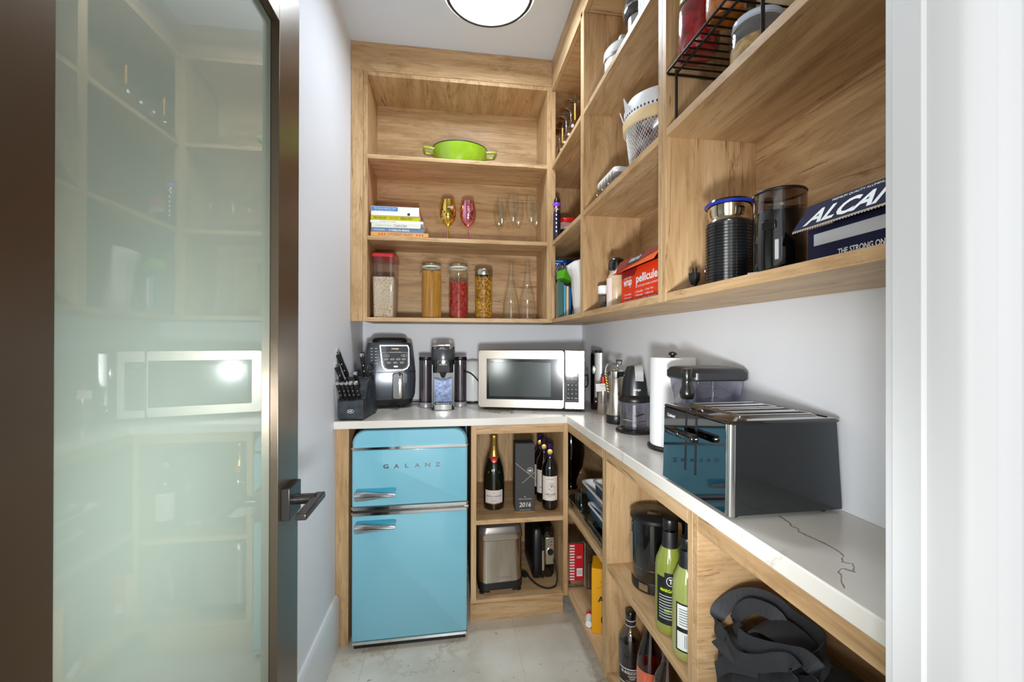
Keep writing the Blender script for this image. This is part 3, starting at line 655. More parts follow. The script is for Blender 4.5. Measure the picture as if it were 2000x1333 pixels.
ftext('PLASTIC FOOD', .05, .006, INKW, t, .046, -.0008, .074); ftext('DE PLASTIQUE POUR ALIMENTS', .13, .006, INKW, t, .165, -.0008, .041)
for a, b, s in ((.045, .026, '✓ Tear resistant'), (.045, .016, '✓ Microwave safe'), (.12, .027, '✓ Flexible'), (.12, .017, '✓ Résistant'), (.18, .027, '✓ Clings Tight'), (.18, .017, '✓ Adhère bien')): ftext(s.replace('✓', 'v'), .05, .006, INKW, t, a, -.0008, b)
ftext('30 cm x 914 m  FILM  12 in x 3000 ft  PELLICULE', .2, .005, INKW, t, .12, -.0008, .006)
t = thing('pasta_box', 'white and blue carton of classic spaghetti standing behind the wrap box', 'box', (.672, 1.075, z0), -90)
box('carton', -.155, .0, 0, .045, 0, .25, M('carton_white', (222, 222, 220), .4), t, .001)
box('blue_panel', -.124, .0, -.0006, 0, .001, .2385, M('carton_blue', (36, 110, 176), .4), t)
text('CLASSIC', .06, .016, INKW, t, FR(-.1, -.001, .2) @ Matrix.Rotation(R(-90), 4, 'Z'), bold=.02); text('SPAGHETTI', .07, .012, INKK, t, FR(-.14, -.0008, .165) @ Matrix.Rotation(R(-90), 4, 'Z'))
t = thing('squeeze_bottle', 'bottle with a blue cap peeking over the left end of the wrap box', 'bottle', (.615, 1.262, z0))
lathe('body', [(0, 0), (.02, 0), (.022, .004), (.022, .11), (.014, .125)], M('pale_bottle', (214, 216, 220), .3), t, seg=24); lathe('cap', [(.014, .124), (.0165, .126), (.0165, .148), (.013, .152), (0, .152)], M('cap_blue', (34, 96, 190), .4), t, seg=24)
tag(box('small_carton', .612, .665, 1.095, 1.135, z0, z0+.165, M('tin_red', (206, 26, 30), .35), None, .002), 'red carton peeking above the orange wrap box', 'carton')

# ------------------------------------------------------------ near cabinet contents
RZ = 1.872
t = thing('wire_rack', 'black wire shelf rack carrying glass jars in the upper right cabinet', 'rack', (.495, .38, 1.7487))
W = M('black_wire', (14, 14, 14), .35); r_ = .0028
def wl_(name, pts, r=r_, sub=0): return tube(name, [(a-.495, b-.38, c-1.7487) for a, b, c in pts], r, W, t, sub=sub, n=8)
wl_('frame_rail', [(.715, .908, RZ), (.495, .908, RZ), (.490, .903, RZ), (.490, .385, RZ)]); wl_('frame_rail', [(.514, .9, RZ+.001), (.514, .385, RZ+.001)]); wl_('frame_rail', [(.712, .908, RZ), (.712, .385, RZ)])
for y in (.892, .395):
    for x in (.506, .7): wl_('leg', [(x, y, RZ), (x, y, 1.7495)], .0032)
wl_('leg', [(.497, .612, RZ), (.497, .612, 1.7495)], .0032)
for i in range(24): wl_('wire', [(.49, .888-i*.0212, RZ+.003), (.712, .888-i*.0212, RZ+.003)], .002)
RB = RZ+.0075
def scrjar(name, lab, x, y, z, r, h, lidc, fill, fh, bits, lidm=None):
    t = thing(name, lab, 'jar', (x, y, z), -60)
    lathe('jar_glass', [(0, .003), (r*.8, .001), (r*.97, .006), (r, .014), (r, h*.72), (r*.93, h*.82), (r*.82, h*.87), (r*.82, h*.98)], GLASS, t, seg=40)
    lathe('lid', [(r*.86, h*.87), (r*.9, h*.88), (r*.9, h*.985), (r*.87, h), (0, h)], lidc, t, seg=40); lathe('lid_ring', [(r*.9, h*.885), (r*.93, h*.89), (r*.9, h*.9)], lidc, t, seg=40)
    o = lathe('contents', [(0, .004), (r*.78, .003), (r*.95, .012), (r*.975, .02), (r*.975, fh*.9), (r*.9, fh), (0, fh)], fill, t, seg=40)
    if bits:
        J = ([], [])
        for i in range(70):
            a = random.uniform(0, 2*PI); zz = random.uniform(.012, fh-.01); s = bits*random.uniform(.6, 1); c = Vector((r*.9*math.cos(a), r*.9*math.sin(a), zz))
            q = Matrix.Rotation(a, 3, 'Z') @ Matrix.Rotation(random.uniform(-.6, .6), 3, 'X'); of = len(J[0])
            for dx in (-.2, .085):
                for dy in (-.5, .5):
                    for dz in (-.5, .5): J[0].append(tuple(c+q @ Vector((dx*s, dy*s, dz*s))))
            J[1].extend([tuple(of+e for e in g) for g in ((0, 1, 3, 2), (4, 6, 7, 5), (0, 4, 5, 1), (2, 3, 7, 6), (0, 2, 6, 4), (1, 5, 7, 3))])
        o = pyd('pieces', J[0], J[1], fill, t, 0); o['kind'] = 'stuff'
    return t
gold = M('lid_gold', (206, 196, 150), .25, .9)
scrjar('preserve_jar', 'glass jar of red beets with a pale gold lid on the wire rack', .537, .855, RB, .043, .132, gold, M('beet_red', (176, 8, 28), .15, coat=1, var=(120, 4, 18), scale=(60, 60, 60)), .108, .022)
scrjar('preserve_jar', 'glass jar of grainy orange relish on the wire rack, right of the beets', .53, .752, RB, .036, .12, STEEL, M('relish_orange', (206, 124, 48), .5, var=(176, 92, 30), scale=(150, 150, 150), bump=.8), .1, 0)
scrjar('storage_jar', 'clear jar of pale contents at the back of the wire rack behind the beets', .645, .842, RB, .038, .12, STEEL, M('oat_pale', (206, 190, 160), .8, var=(180, 160, 130), scale=(120, 120, 120)), .04, 0)
scrjar('storage_jar', 'jar of beige flour on the wire rack behind the orange relish', .64, .745, RB, .04, .13, STEEL, M('flour', (216, 192, 158), .9, bump=.2), .1, 0)
scrjar('storage_jar', 'wide glass jar with a bluish white lid standing under the wire rack', .562, .705, 1.7487, .047, .098, M('lid_bluewhite', (206, 214, 230), .35), M('nuts', (206, 176, 122), .7, var=(170, 130, 80), scale=(90, 90, 90), bump=.8), .055, .012)
# frother
t = thing('milk_frother', 'ribbed black milk frother with a steel neck and blue-rimmed lid', 'milk frother', (.566, .792, z0), -62)
pf = [(0, 0), (.041, 0), (.0435, .004)]
for i in range(19): zz = .008+i*.0062; pf += [(.0445, zz), (.0447, zz+.0042), (.0425, zz+.005), (.0425, zz+.0058)]
pf += [(.0435, .128), (.042, .131)]
lathe('ribbed_sleeve', pf, M('sleeve_black', (26, 27, 28), .22, coat=.5), t, seg=48, smooth=25)
lathe('steel_neck', [(.042, .13), (.038, .136), (.037, .14), (.0395, .146), (.040, .165)], M('mirror_steel', (226, 212, 186), .1, 1), t, seg=48)
lathe('lid', [(.0405, .164), (.0445, .165), (.0455, .169), (.043, .173), (0, .174)], GBLK, t, seg=48); lathe('blue_seal', [(.0442, .1635), (.0466, .1655), (.0462, .1685), (.044, .169)], M('seal_blue', (30, 50, 170), .3), t, seg=48)
lathe('power_button', [(.0055, 0), (.0075, .0004), (.0075, .0014), (.0055, .0012)], STEEL, t, (0, 0, 0), 24).matrix_local = Matrix.Rotation(R(-58), 4, 'Z') @ Matrix.Translation((0, -.0445, .035)) @ Matrix.Rotation(R(90), 4, 'X')
# grinder
t = thing('coffee_grinder', 'glossy black coffee grinder with a smoky clear cover', 'coffee grinder', (.592, .688, z0), -62)
lathe('body', [(0, 0), (.040, 0), (.0425, .004), (.0425, .118), (.041, .121), (0, .121)], GBLK, t, seg=48)
lathe('smoky_cover', [(.0425, .118), (.0427, .15), (.041, .155), (.038, .1565), (0, .1568)], TG('smoky_plastic', (196, 184, 180), .02, .14, .8), t, seg=48)
lathe('blade_hub', [(0, .121), (.008, .121), (.006, .135), (0, .136)], STEEL, t, seg=16); box('blade', -.03, .03, -.004, .004, .134, .1355, STEEL, t, 0, (0, R(5), R(30)))
box('button', -.012, .012, -.0445, -.038, .085, .1, GBLK, t, .002); lathe('cover_rim', [(.0405, .1555), (.0425, .1535), (.0437, .1555), (.042, .158)], BLK, t, seg=48)
tube('cord', [(.0, -.052, .004), (.02, -.056, .010), (.04, -.05, .014), (.058, -.03, .010), (.06, .0, .004)], .003, RUB, t, sub=6)
box('warning_label', -.036, -.018, -.0425, -.0355, .01, .0125, WHT, t)
# plug
t = thing('power_plug', 'black power plug with two prongs and coiled cord left of the frother', 'plug', (.53, .858, z0), -70)
loft('plug_body', [(.006, .005, .003, .012), (.009, .008, .003, .022), (.01, .009, .003, .038)], RUB, t)
for x in (-.004, .004): box('prong', x-.0007, x+.0007, -.003, .003, .038, .05, STEEL, t)
tube('cord', [(0, 0, .014), (.006, .004, .006), (.02, .01, .0035), (.03, -.005, .0035), (.012, -.016, .0035), (-.012, -.008, .0035), (-.006, .016, .0035), (.02, .03, .0035)], .0028, RUB, t, sub=6)
# foil box
t = thing('foil_box', 'navy carton of aluminium foil with big silver letters beside the doorway', 'box', (.556, .588, z0), -90)
NV = M('navy_card', (30, 32, 62), .65, spec=.2); wl = .245; wh = .062
box('carton', 0, wl, 0, .06, 0, wh, NV, t, .0008)
A = (-.012, -.017, wh-.003); B = (wl, -.017, wh-.003); Cc = (wl, -.001, wh+.036); Dd = (.004, -.001, wh+.036)
slab('lid_front', [A, B, Cc, Dd], NV, .001); slab('lid_top', [Dd, Cc, (wl, .06, wh+.004), (.004, .06, wh+.004)], NV, .001)
def onl2(s, tt, e=.0012):
    return Vector((s, -.017+.016*tt, wh-.003+.039*tt))+Vector((0, -.925, .38))*e
ang = math.degrees(math.atan2(.039, .016))
SIL = M('silver_print', (214, 214, 210), .35)
text('ALCAN', .150, .024, SIL, t, Matrix.Translation(onl2(.082, .42, .0014)) @ Matrix.Rotation(R(ang), 4, 'X'), bold=.03, shear=.45)
text('PREMIUM QUALITY ALUMINUM FOIL', .095, .0042, SIL, t, Matrix.Translation(onl2(.095, .88, .0014)) @ Matrix.Rotation(R(ang), 4, 'X'))
box('silver_stripe', .012, wl, -.0006, 0, .034, .052, M('silver_card', (196, 198, 200), .3), t)
ftext('THE STRONG ONE', .072, .0085, INKW, t, .089, -.0008, .017, bold=.02)
z_ = []
for i in range(56): z_ += [(-.010+i*.0045, 0), (-.010+i*.0045+.00225, -.0016)]
v = [(x, -.0185, wh-.0035+y) for x, y in z_]+[(x, -.0178, wh-.001) for x, y in z_]; n = len(z_)
pyd('serrated_edge', v, [(i, i+1, n+i+1, n+i) for i in range(n-1)], STEEL, t, 0)

# ============================================================ worktop things
ZW = .9292
# knife block
t = thing('knife_block', 'black wooden knife block with a small white emblem in the left corner of the worktop', 'knife block', (-.406, 1.775, ZW), -6)
KB = M('block_black', (58, 66, 74), .45, var=(30, 34, 38), scale=(30, 30, 30))
prism('block', [(0, .006), (0, .080), (.012, .084), (.03, .086), (.062, .150), (.100, .172), (.17, .13), (.205, .006)], -.051, .051, KB, t, 'x', .003)
for x in (-.042, .042):
    for y in (.015, .185): cyl('foot', .005, 0, .006, RUB, t, (x, y, 0), 12)
tube('emblem_ring', [(.013*math.cos(a*PI/12), -.0008, .038+.0075*math.sin(a*PI/12)) for a in range(24)], .0007, INKW, t, cyc=True, n=6)
ftext('HF', .015, .008, INKW, t, 0, -.0012, .038, bold=.01)
KH = M('knife_handle', (18, 18, 19), .3)
def knife(lab, x, y, z, ln, w, tilt, lean, grp=None):
    t = thing('kitchen_knife', lab, 'knife', (x, y, z), 0, grp)
    mt = Matrix.Rotation(R(lean), 4, 'Y') @ Matrix.Rotation(R(tilt), 4, 'X')
    t.rotation_euler = mt.to_euler()
    loft('handle', [(.0070, w*.46, .003, 0), (.0076, w*.55, .0035, .012), (.0072, w*.48, .004, ln*.5), (.0082, w*.62, .004, ln*.82), (.0080, w*.58, .003, ln*.9)], KH, t, 4)
    loft('end_cap', [(.0082, w*.59, .003, ln*.88), (.0084, w*.6, .003, ln*.97), (.007, w*.48, .002, ln)], CHR, t, 4)
    loft('bolster', [(.002, w*.4, .001, -.012), (.0055, w*.42, .002, -.002), (.0056, w*.42, .002, .0)], STEEL, t, 4)
    loft('blade', [(.0008, w*.36, .0005, -.03), (.0012, w*.4, .0005, -.01)], STEEL, t, 2)
    for k in (.25, .5, .75):
        for sx in (-1, 1): lathe('rivet', [(0, 0), (.002, 0), (0, .0006)], STEEL, t, seg=10).matrix_local = Matrix.Translation((sx*.0076, 0, ln*k)) @ Matrix.Rotation(R(90*sx), 4, 'Y')
        lathe('rivet', [(0, 0), (.0026, 0), (0, .0012)], STEEL, t, seg=10).matrix_local = Matrix.Translation((0, -w*.54, ln*k)) @ Matrix.Rotation(R(90), 4, 'X')
# positions follow the block's slots
bx, by = -.406, 1.775
for i, x in enumerate((-.040, -.023, -.006, .011, .030)):
    knife(['leftmost steak knife in the front row of the knife block', 'second steak knife from the left in the front row', 'middle steak knife of the front row in the block', 'fourth steak knife from the left in the front row', 'rightmost steak knife in the front row of the block'][i], bx+x+.002, by+.022, ZW+.088, .078, .014, 24, -8, 'steak knives in the front row of the knife block')
knife('large knife with the longest handle, left in the back of the knife block', bx-.032, by+.082, ZW+.175, .125, .026, 22, -16)
knife('large knife just in front of the leftmost one in the block', bx-.036, by+.052, ZW+.135, .11, .024, 22, -14)
knife('large knife with broad steel end standing at the right back of the block', bx+.038, by+.095, ZW+.172, .105, .026, 14, -4)
knife('medium knife between the big right knife and the steak row', bx+.022, by+.05, ZW+.13, .07, .016, 24, -8)
t = thing('kitchen_scissors', 'black kitchen scissors handle loops at the right back of the knife block', 'scissors', (bx+.052, by+.135, ZW+.14))
for dz in (0, .045): tube('finger_loop', [(.012*math.cos(a*PI/8), 0, .02+dz+.019*math.sin(a*PI/8)) for a in range(16)], .0045, KH, t, cyc=True)
box('blade', -.003, .003, -.001, .001, -.03, .005, STEEL, t)

# air fryer
t = thing('air_fryer', 'dark grey air fryer with a black control panel and a gold-tinted handle', 'air fryer', (-.308, 2.172, ZW), 9); t.scale = (1.07, 1.02, .97)
AF = M('fryer_grey', (84, 88, 94), .24, .55)
loft('base', [(.088, .09, .05, .010), (.098, .10, .05, .02), (.104, .106, .052, .045)], BLK, t, 8)
loft('body', [(.106, .108, .054, .045), (.112, .114, .054, .07), (.1145, .116, .054, .14), (.1135, .115, .054, .18), (.107, .109, .052, .25), (.101, .103, .05, .31), (.098, .1, .05, .325), (.086, .088, .045, .331)], AF, t, 8)
loft('drawer_seam', [(.1142, .1162, .054, .1795), (.1148, .1168, .054, .1805), (.1146, .1166, .054, .1825)], BLK, t, 8, (0, 0))
loft('top_vent', [(.075, .08, .03, .331), (.078, .082, .03, .338), (.07, .075, .028, .349), (.06, .065, .025, .352)], BLK, t, 6)
for i in range(7): box('vent_fin', -.05+.016*i, -.044+.016*i, -.06, .06, .352, .354, GBLK, t)
def fp(x, z): return -.121+.055*(z-.18) if z > .18 else -.121   # front of the raised panel
P = [(-.046, .315), (.076, .315), (.082, .30), (.083, .215), (.074, .198), (.058, .190), (-.012, .190), (-.028, .198), (-.036, .215)]
def shell(name, P, off, dep, mat, bv=.002):
    n = len(P); v = [(x, fp(x, z)-off, z) for x, z in P]+[(x, fp(x, z)-off+dep, z) for x, z in P]
    return pyd(name, v, [tuple(range(n)), tuple(range(n, 2*n))]+[(i, (i+1) % n, n+(i+1) % n, n+i) for i in range(n)], mat, t)
def inset(P, d):
    cx = sum(p[0] for p in P)/len(P); cz = sum(p[1] for p in P)/len(P)
    return [(cx+(x-cx)*(1-d/abs(.06)), cz+(z-cz)*(1-d/abs(.06))) for x, z in P]
shell('panel_trim', P, 0, .03, M('silver_trim', (176, 178, 182), .25, .9)); shell('control_panel', inset(P, .0045), .0015, .02, GBLK)
Q = [(x, z if z < .29 else .278) for x, z in inset(P, .009)]
n = len(Q); cyc = [(x, fp(x, z)-.0022, z) for x, z in Q]; tube('panel_outline', cyc, .0006, INKW, t, cyc=True, n=5)
def pt(s, wd, ht, x, z, m=INKW, **k): return ftext(s, wd, ht, m, t, x, fp(x, z)-.0026, z, **k)
pt('NINJA', .032, .0095, .022, .295, M('warm_print', (240, 214, 176), .5), bold=.03); pt('AIR FRYER', .05, .003, .022, .279)
box('display', .004, .032, -.1165, -.112, .256, .27, M('display_amber', (70, 60, 20), .2), t)
def pill(x, z, a, b): tube('button_outline', [(x+a*math.cos(k*PI/8), fp(x, z)-.0024, z+b*math.sin(k*PI/8)) for k in range(16)], .0005, INKW, t, cyc=True, n=5)
for x in (-.016, .058): pill(x, .262, .012, .0055); pt('TIME', .009, .003, x, .262)
for i, x in enumerate((-.017, .009, .034, .058)): pill(x, .2445, .009, .004); pt(['CRISP', 'ROAST', 'REHEAT', 'DEHY'][i], .014, .003, x, .2445)
for i, x in enumerate((-.006, .022, .05)): pill(x, .228, .009, .004); pt(['AIR', 'BAKE', 'BROIL'][i], .013, .003, x, .228)
loft('start_button', [(.010, .004, .003, 0), (.009, .0035, .003, .001)], M('pale_button', (220, 220, 215), .3), t).matrix_local = Matrix.Translation((.024, fp(0, .209)-.001, .209)) @ Matrix.Rotation(R(90), 4, 'X')
for r in range(6): # cooking chart printed on the left shoulder
    for q, x in enumerate((-.078, -.060)): ftext('%d°' % (75+r*15+q*40), .009+.003*((r+q) % 2), .006, INKW, t, x, -.1150+.0015*r+.006*(1-q), .225+.0145*r, rz=-18 if q == 0 else -6)
loft('handle_back', [(.024, .066, .012, 0), (.020, .062, .012, .012)], BLK, t).matrix_local = Matrix.Translation((.032, -.112, .112)) @ Matrix.Rotation(R(90), 4, 'X')
sweep('handle', smooth_pts([(.04, -.118, .168), (.04, -.150, .160), (.04, -.158, .145), (.04, -.158, .08), (.04, -.150, .064), (.04, -.118, .058)], 5), [(.004, .0105), (-.004, .0105), (-.004, -.0105), (.004, -.0105)], M('champagne_chrome', (232, 214, 186), .12, 1), t, up=(1, 0, 0)).scale = (1, 1, 1)
for x in (-.05, .05): cyl('foot', .012, 0, .012, RUB, t, (x, -.07, 0), 16)
tube('cord', [(.09, .06, .01), (.15, .04, .006), (.19, .01, .006), (.21, .05, .006)], .003, RUB, t, sub=5)

# coffee machine
t = thing('coffee_machine', 'dark pod coffee machine with two clear side tanks and a chrome lever', 'coffee machine', (-.041, 2.052, ZW), 1)
loft('column', [(.052, .06, .012, .0), (.053, .06, .012, .012)], BLK, t); box('column_back', -.053, .053, .0, .06, .012, .24, BLK, t, .003)
for s in (-1, 1): box('side_cheek', s*.053-.006 if s > 0 else -.053, s*.053 if s > 0 else -.047, -.05, .0, .012, .215, GREYM, t, .002)
loft('head', [(.050, .058, .02, .175), (.053, .06, .024, .185), (.053, .06, .03, .235)], GBLK, t); lathe('head_drum', [(0, .233), (.056, .233), (.057, .24), (.057, .283), (.054, .287), (0, .288)], GREYM, t, (0, -.004, 0), 48)
lathe('top_dome', [(.036, .286), (.034, .294), (.02, .3), (0, .302)], CHR, t, (0, -.004, 0), 40); lathe('ring', [(.03, .2945), (.0325, .298), (.03, .3)], CHR, t, (0, -.004, 0), 40)
tube('lever', [(-.05, -.01, .289), (-.046, -.035, .299), (-.028, -.04, .303), (0, -.04, .304), (.028, -.04, .303), (.046, -.035, .299), (.05, -.01, .289)], .0055, CHR, t, sub=5, n=10)
ftext('NESPRESSO', .036, .0045, INKW, t, 0, -.0648, .214)
loft('spout', [(.006, .006, .003, .150), (.013, .012, .006, .165), (.018, .016, .006, .178)], BLK, t).location = (0, -.045, 0)
sweep('splash_arc', smooth_pts([(-.040, -.058, .148), (-.02, -.060, .141), (0, -.061, .139), (.02, -.060, .141), (.040, -.058, .148)], 4), circ(.0018), CHR, t)
box('mirror_back', -.040, .040, -.006, -.002, .03, .145, M('blue_mirror', (64, 76, 100), .3, .6, var=(30, 36, 52), scale=(70, 70, 70)), t)
loft('drip_tray', [(.040, .03, .008, .004), (.043, .032, .01, .028)], CHR, t).location = (0, -.044, 0)
loft('tray_grid_base', [(.039, .028, .008, .0285), (.039, .028, .008, .032)], BLK, t).location = (0, -.044, 0)
for i in range(9): box('tray_slat', -.032+.008*i-.001, -.032+.008*i+.001, -.066, -.024, .032, .0335, STEEL, t)
for s in (-1, 1):
    lathe('side_tank', [(0, .002), (.030, .002), (.0315, .006), (.0315, .232)], TG('smoke_tank', (205, 200, 205), .05, .18, .5), t, (s*.084, .056, 0), 40)
    lathe('tank_lid', [(.032, .230), (.033, .232), (.033, .244), (.030, .247), (0, .247)], BLK, t, (s*.084, .056, 0), 40); lathe('tank_foot', [(0, .001), (.0325, .001), (.0325, .022), (.031, .024)], M('tank_grey', (158, 152, 154), .35, .3), t, (s*.084, .056, 0), 40)
    lathe('tank_core', [(0, .03), (.018, .03), (.018, .22), (0, .22)], M('tank_grey'), t, (s*.084, .056, 0), 24)
t = thing('canister', 'white rounded canister with a black base ring behind the coffee machine', 'canister', (.112, 2.245, ZW))
lathe('canister_body', [(0, .012), (.058, .012), (.062, .018), (.062, .16), (.056, .195), (.038, .218), (0, .226)], WHT, t, seg=48); lathe('base_ring', [(0, 0), (.061, 0), (.0625, .004), (.0625, .012), (0, .013)], BLK, t, seg=48)
tube('power_cord', [(-.055, -.03, .178), (-.045, -.075, .170), (-.01, -.083, .155), (.03, -.085, .11), (.055, -.062, .06), (.062, -.02, .012)], .0035, RUB, t, sub=6)

# microwave
t = thing('microwave', 'stainless steel microwave oven turned slightly left on the worktop', 'microwave', (.1225, 1.984, ZW), -16)
Wm, Hm = .501, .283; z1 = .012
box('case', .004, Wm-.004, .022, .322, z1+.003, Hm-.004, M('case_dark', (62, 60, 60), .4, .3), t, .004)
SS = M('steel_face', (196, 188, 177), .33, 1)
pd = M('panel_gap', (20, 20, 20), .5)
loft('door_frame', [(.2025, .1355, .014, .022, .2035, .1475), (.2025, .1355, .014, .004, .2035, .1475), (.200, .133, .012, 0, .2035, .1475)], SS, t, 6, axis='y')
box('door_glass', .042, .4, -.0015, .01, .052, .242, M('door_glass', (30, 32, 32), .12, 0), t, .001)
box('window_screen', .055, .345, -.0022, 0, .066, .226, M('screen_glass', (74, 80, 78), .14, .2), t, .001)
box('steel_panel', .4075, .4985, 0, .022, z1, Hm, SS, t, .003); box('edge_gap', .4055, .408, .002, .02, z1+.002, Hm-.002, pd, t)
box('control_panel', .4105, .4725, -.0018, .005, .044, .238, GBLK, t, .001)
ftext('12:00', .03, .012, M('green_digits', (60, 200, 70), .4, em=.8), t, .43, -.0024, .222)
ftext('Hamilton Beach', .046, .005, INKW, t, .4415, -.0024, .2)
for r in range(4):
    for q in range(3): ftext(['Pop', 'Pza', 'Veg', 'Bev', 'Def', 'Kg', 'Dish', 'Auto', 'Mem', 'Pwr', 'Clk', 'Tmr'][r*3+q], .013, .0055, INKW, t, .424+.0175*q, -.0024, .188-.0125*r)
for r in range(4):
    for q in range(3): ftext('%s' % ['1', '2', '3', '4', '5', '6', '7', '8', '9', 'Stop', '0', 'Start'][r*3+q], .004 if r < 3 or q == 1 else .013, .0065, INKW, t, .424+.0175*q, -.0024, .124-.02*r)
tube('grid_outline', [(.414, -.0024, .136), (.469, -.0024, .136), (.469, -.0024, .052), (.414, -.0024, .052)], .0004, INKW, t, cyc=True, n=5)
for x in (.03, Wm-.03):
    for y in (.04, .28): cyl('foot', .01, 0, z1+.003, RUB, t, (x, y, 0), 16)
tube('cord_loop', [(Wm-.006, .10, .15), (Wm+.012, .102, .165), (Wm+.016, .105, .14), (Wm+.014, .106, .11), (Wm+.0, .104, .105)], .004, RUB, t, sub=5)

# wine opener
t = thing('wine_opener', 'tall black and silver electric wine opener right of the microwave', 'wine opener', (.69, 1.93, ZW), -30)
loft('body', [(.026, .026, .02, 0), (.029, .029, .022, .006), (.029, .029, .022, .26), (.024, .024, .02, .283)], GBLK, t); loft('silver_back', [(.022, .012, .01, .06), (.022, .012, .01, .27)], M('grey_back', (190, 188, 184), .3, .6), t).location = (.012, -.020, 0)
lathe('button', [(0, 0), (.012, .001), (.012, .003), (.006, .004), (0, .0035)], CHR, t, seg=24).matrix_local = Matrix.Translation((-.012, -.030, .19)) @ Matrix.Rotation(R(90), 4, 'X') @ Matrix.Diagonal((.7, 1.6, 1, 1))
lathe('red_lamp', [(0, 0), (.003, 0), (.002, .002), (0, .0022)], M('red_lamp', (255, 60, 90), .3, em=3), t, seg=12).matrix_local = Matrix.Translation((.0, -.0295, .04)) @ Matrix.Rotation(R(90), 4, 'X')
# steel jar with tag
t = thing('steel_pot', 'narrow etched steel pot with a white tag hanging on it', 'pot', (.668, 1.79, ZW), -20)
lathe('pot_body', [(0, 0), (.025, 0), (.0265, .003), (.0265, .135), (.0255, .135), (.0255, .1), (0, .1)], STEEL, t, seg=36)
cyl('red_packet', .011, .1, .168, M('red_packet', (190, 30, 34), .35), t, (0, -.006, 0), 20); cyl('glass_tube', .013, .1, .18, TG('teal_glass', (170, 214, 214), 0, .15, .8), t, (.006, .006, 0), 20)
for i in range(5): tube('gold_bit', [(-.015+.007*i, -.014, .115), (-.013+.007*i, -.012, .148), (-.009+.007*i, -.010, .142)], .0018, M('brass', (212, 170, 80), .25, 1), t, sub=3)
ftext('|||||', .02, .04, INKK, t, 0, -.0268, .07); box('tag', -.021, .021, -.0300, -.0288, .105, .139, M('tag_paper', (228, 222, 216), .6), t, .0005, (0, R(-5), 0)); ftext('Corkcicle', .028, .004, INKK, t, 0, -.0306, .13)
# soda siphon
t = thing('cream_whipper', 'tall stainless steel cream whipper with a chrome lever head', 'cream whipper', (.648, 1.592, ZW), -25)
lathe('base', [(0, 0), (.037, 0), (.039, .004), (.039, .03), (.0375, .034)], BLK, t, seg=40); lathe('flask', [(.037, .033), (.0375, .036), (.0375, .178), (.0355, .182)], STEEL, t, seg=40)
lathe('collar', [(.0355, .181), (.0362, .184), (.0362, .205), (.03, .212), (0, .214)], CHR, t, seg=40); patch('black_grip', .0366, 25, 150, .186, .206, BLK, t)
tube('lever', [(.006, -.01, .214), (-.004, -.018, .236), (-.02, -.028, .24), (-.034, -.034, .226), (-.04, -.036, .20)], .0045, CHR, t, sub=5, n=10); cyl('valve', .008, .21, .236, CHR, t, (.006, -.006, 0), 20); loft('lever_tip', [(.008, .006, .003, .232), (.012, .008, .003, .246), (.01, .006, .003, .252)], BLK, t).location = (.012, -.01, 0)
for i in range(7): tube('chain_link', [(-.036+.0015*i+.004*math.cos(a*PI/4), -.036, .198-.011*i+.006*math.sin(a*PI/4)) for a in range(8)], .0011, M('brass'), t, cyc=True, n=5)
# chopper
t = thing('food_chopper', 'small black food chopper with a grey grip and a clear bowl', 'food chopper', (.652, 1.432, ZW), -24); t.scale = (1, 1, .94)
lathe('base', [(0, 0), (.064, 0), (.066, .003), (.066, .006), (.062, .009), (0, .01)], BLK, t, seg=56); lathe('bowl_foot', [(.061, .009), (.062, .012), (.055, .018), (.05, .02)], PLAS, t, seg=48)
lathe('bowl', [(0, .014), (.045, .016), (.05, .022), (.054, .115)], TG('bowl_plastic', (222, 222, 230), .03, .12, .8), t, seg=48)
lathe('blade_shaft', [(0, .016), (.008, .016), (.006, .1), (0, .102)], WHT, t, seg=20)
for k, a in enumerate((0, 180, 40, 220)): box('blade', .004, .044, -.006, .006, .035+.025*(k//2), .036+.025*(k//2), STEEL, t, 0, (R(12), R(-10), R(a)))
lathe('collar', [(.05, .114), (.056, .116), (.0575, .124), (.054, .134), (.046, .142)], BLK, t, seg=48)
loft('motor_body', [(.046, .046, .043, .14), (.045, .045, .042, .16), (.040, .041, .038, .2), (.032, .036, .030, .235), (.026, .03, .024, .248), (.016, .02, .014, .252)], M('motor_black', (34, 35, 37), .3), t, 8)
sweep('grey_grip', smooth_pts([(.012, -.006, .2545), (.014, -.028, .2505), (.015, -.0365, .238), (.016, -.040, .215), (.016, -.0435, .196)], 4), [(.004, .014), (-.002, .015), (-.002, -.015), (.004, -.014)], M('grip_grey', (168, 166, 164), .35), t, up=(0, -1, 0))
wtext('NINJA', .026, .009, INKW, t, .0462, .162, 12, bold=.02)
# paper towel
t = thing('paper_towel_roll', 'upright roll of white paper towel on a dark holder', 'paper towel', (.664, 1.19, ZW), -28)
lathe('holder_base', [(0, 0), (.071, 0), (.073, .003), (.073, .008), (.07, .011), (0, .012)], BLK, t, seg=48); lathe('roll', [(.02, .013), (.064, .013), (.0655, .016), (.0655, .272), (.064, .275), (.02, .275)], M('towel_paper', (240, 240, 240), .85, bump=.15, scale=(120, 120, 120)), t, seg=56)
lathe('holder_knob', [(.005, .262), (.006, .28), (.012, .283), (.012, .288), (.006, .292), (0, .293)], BLK, t, seg=24); 
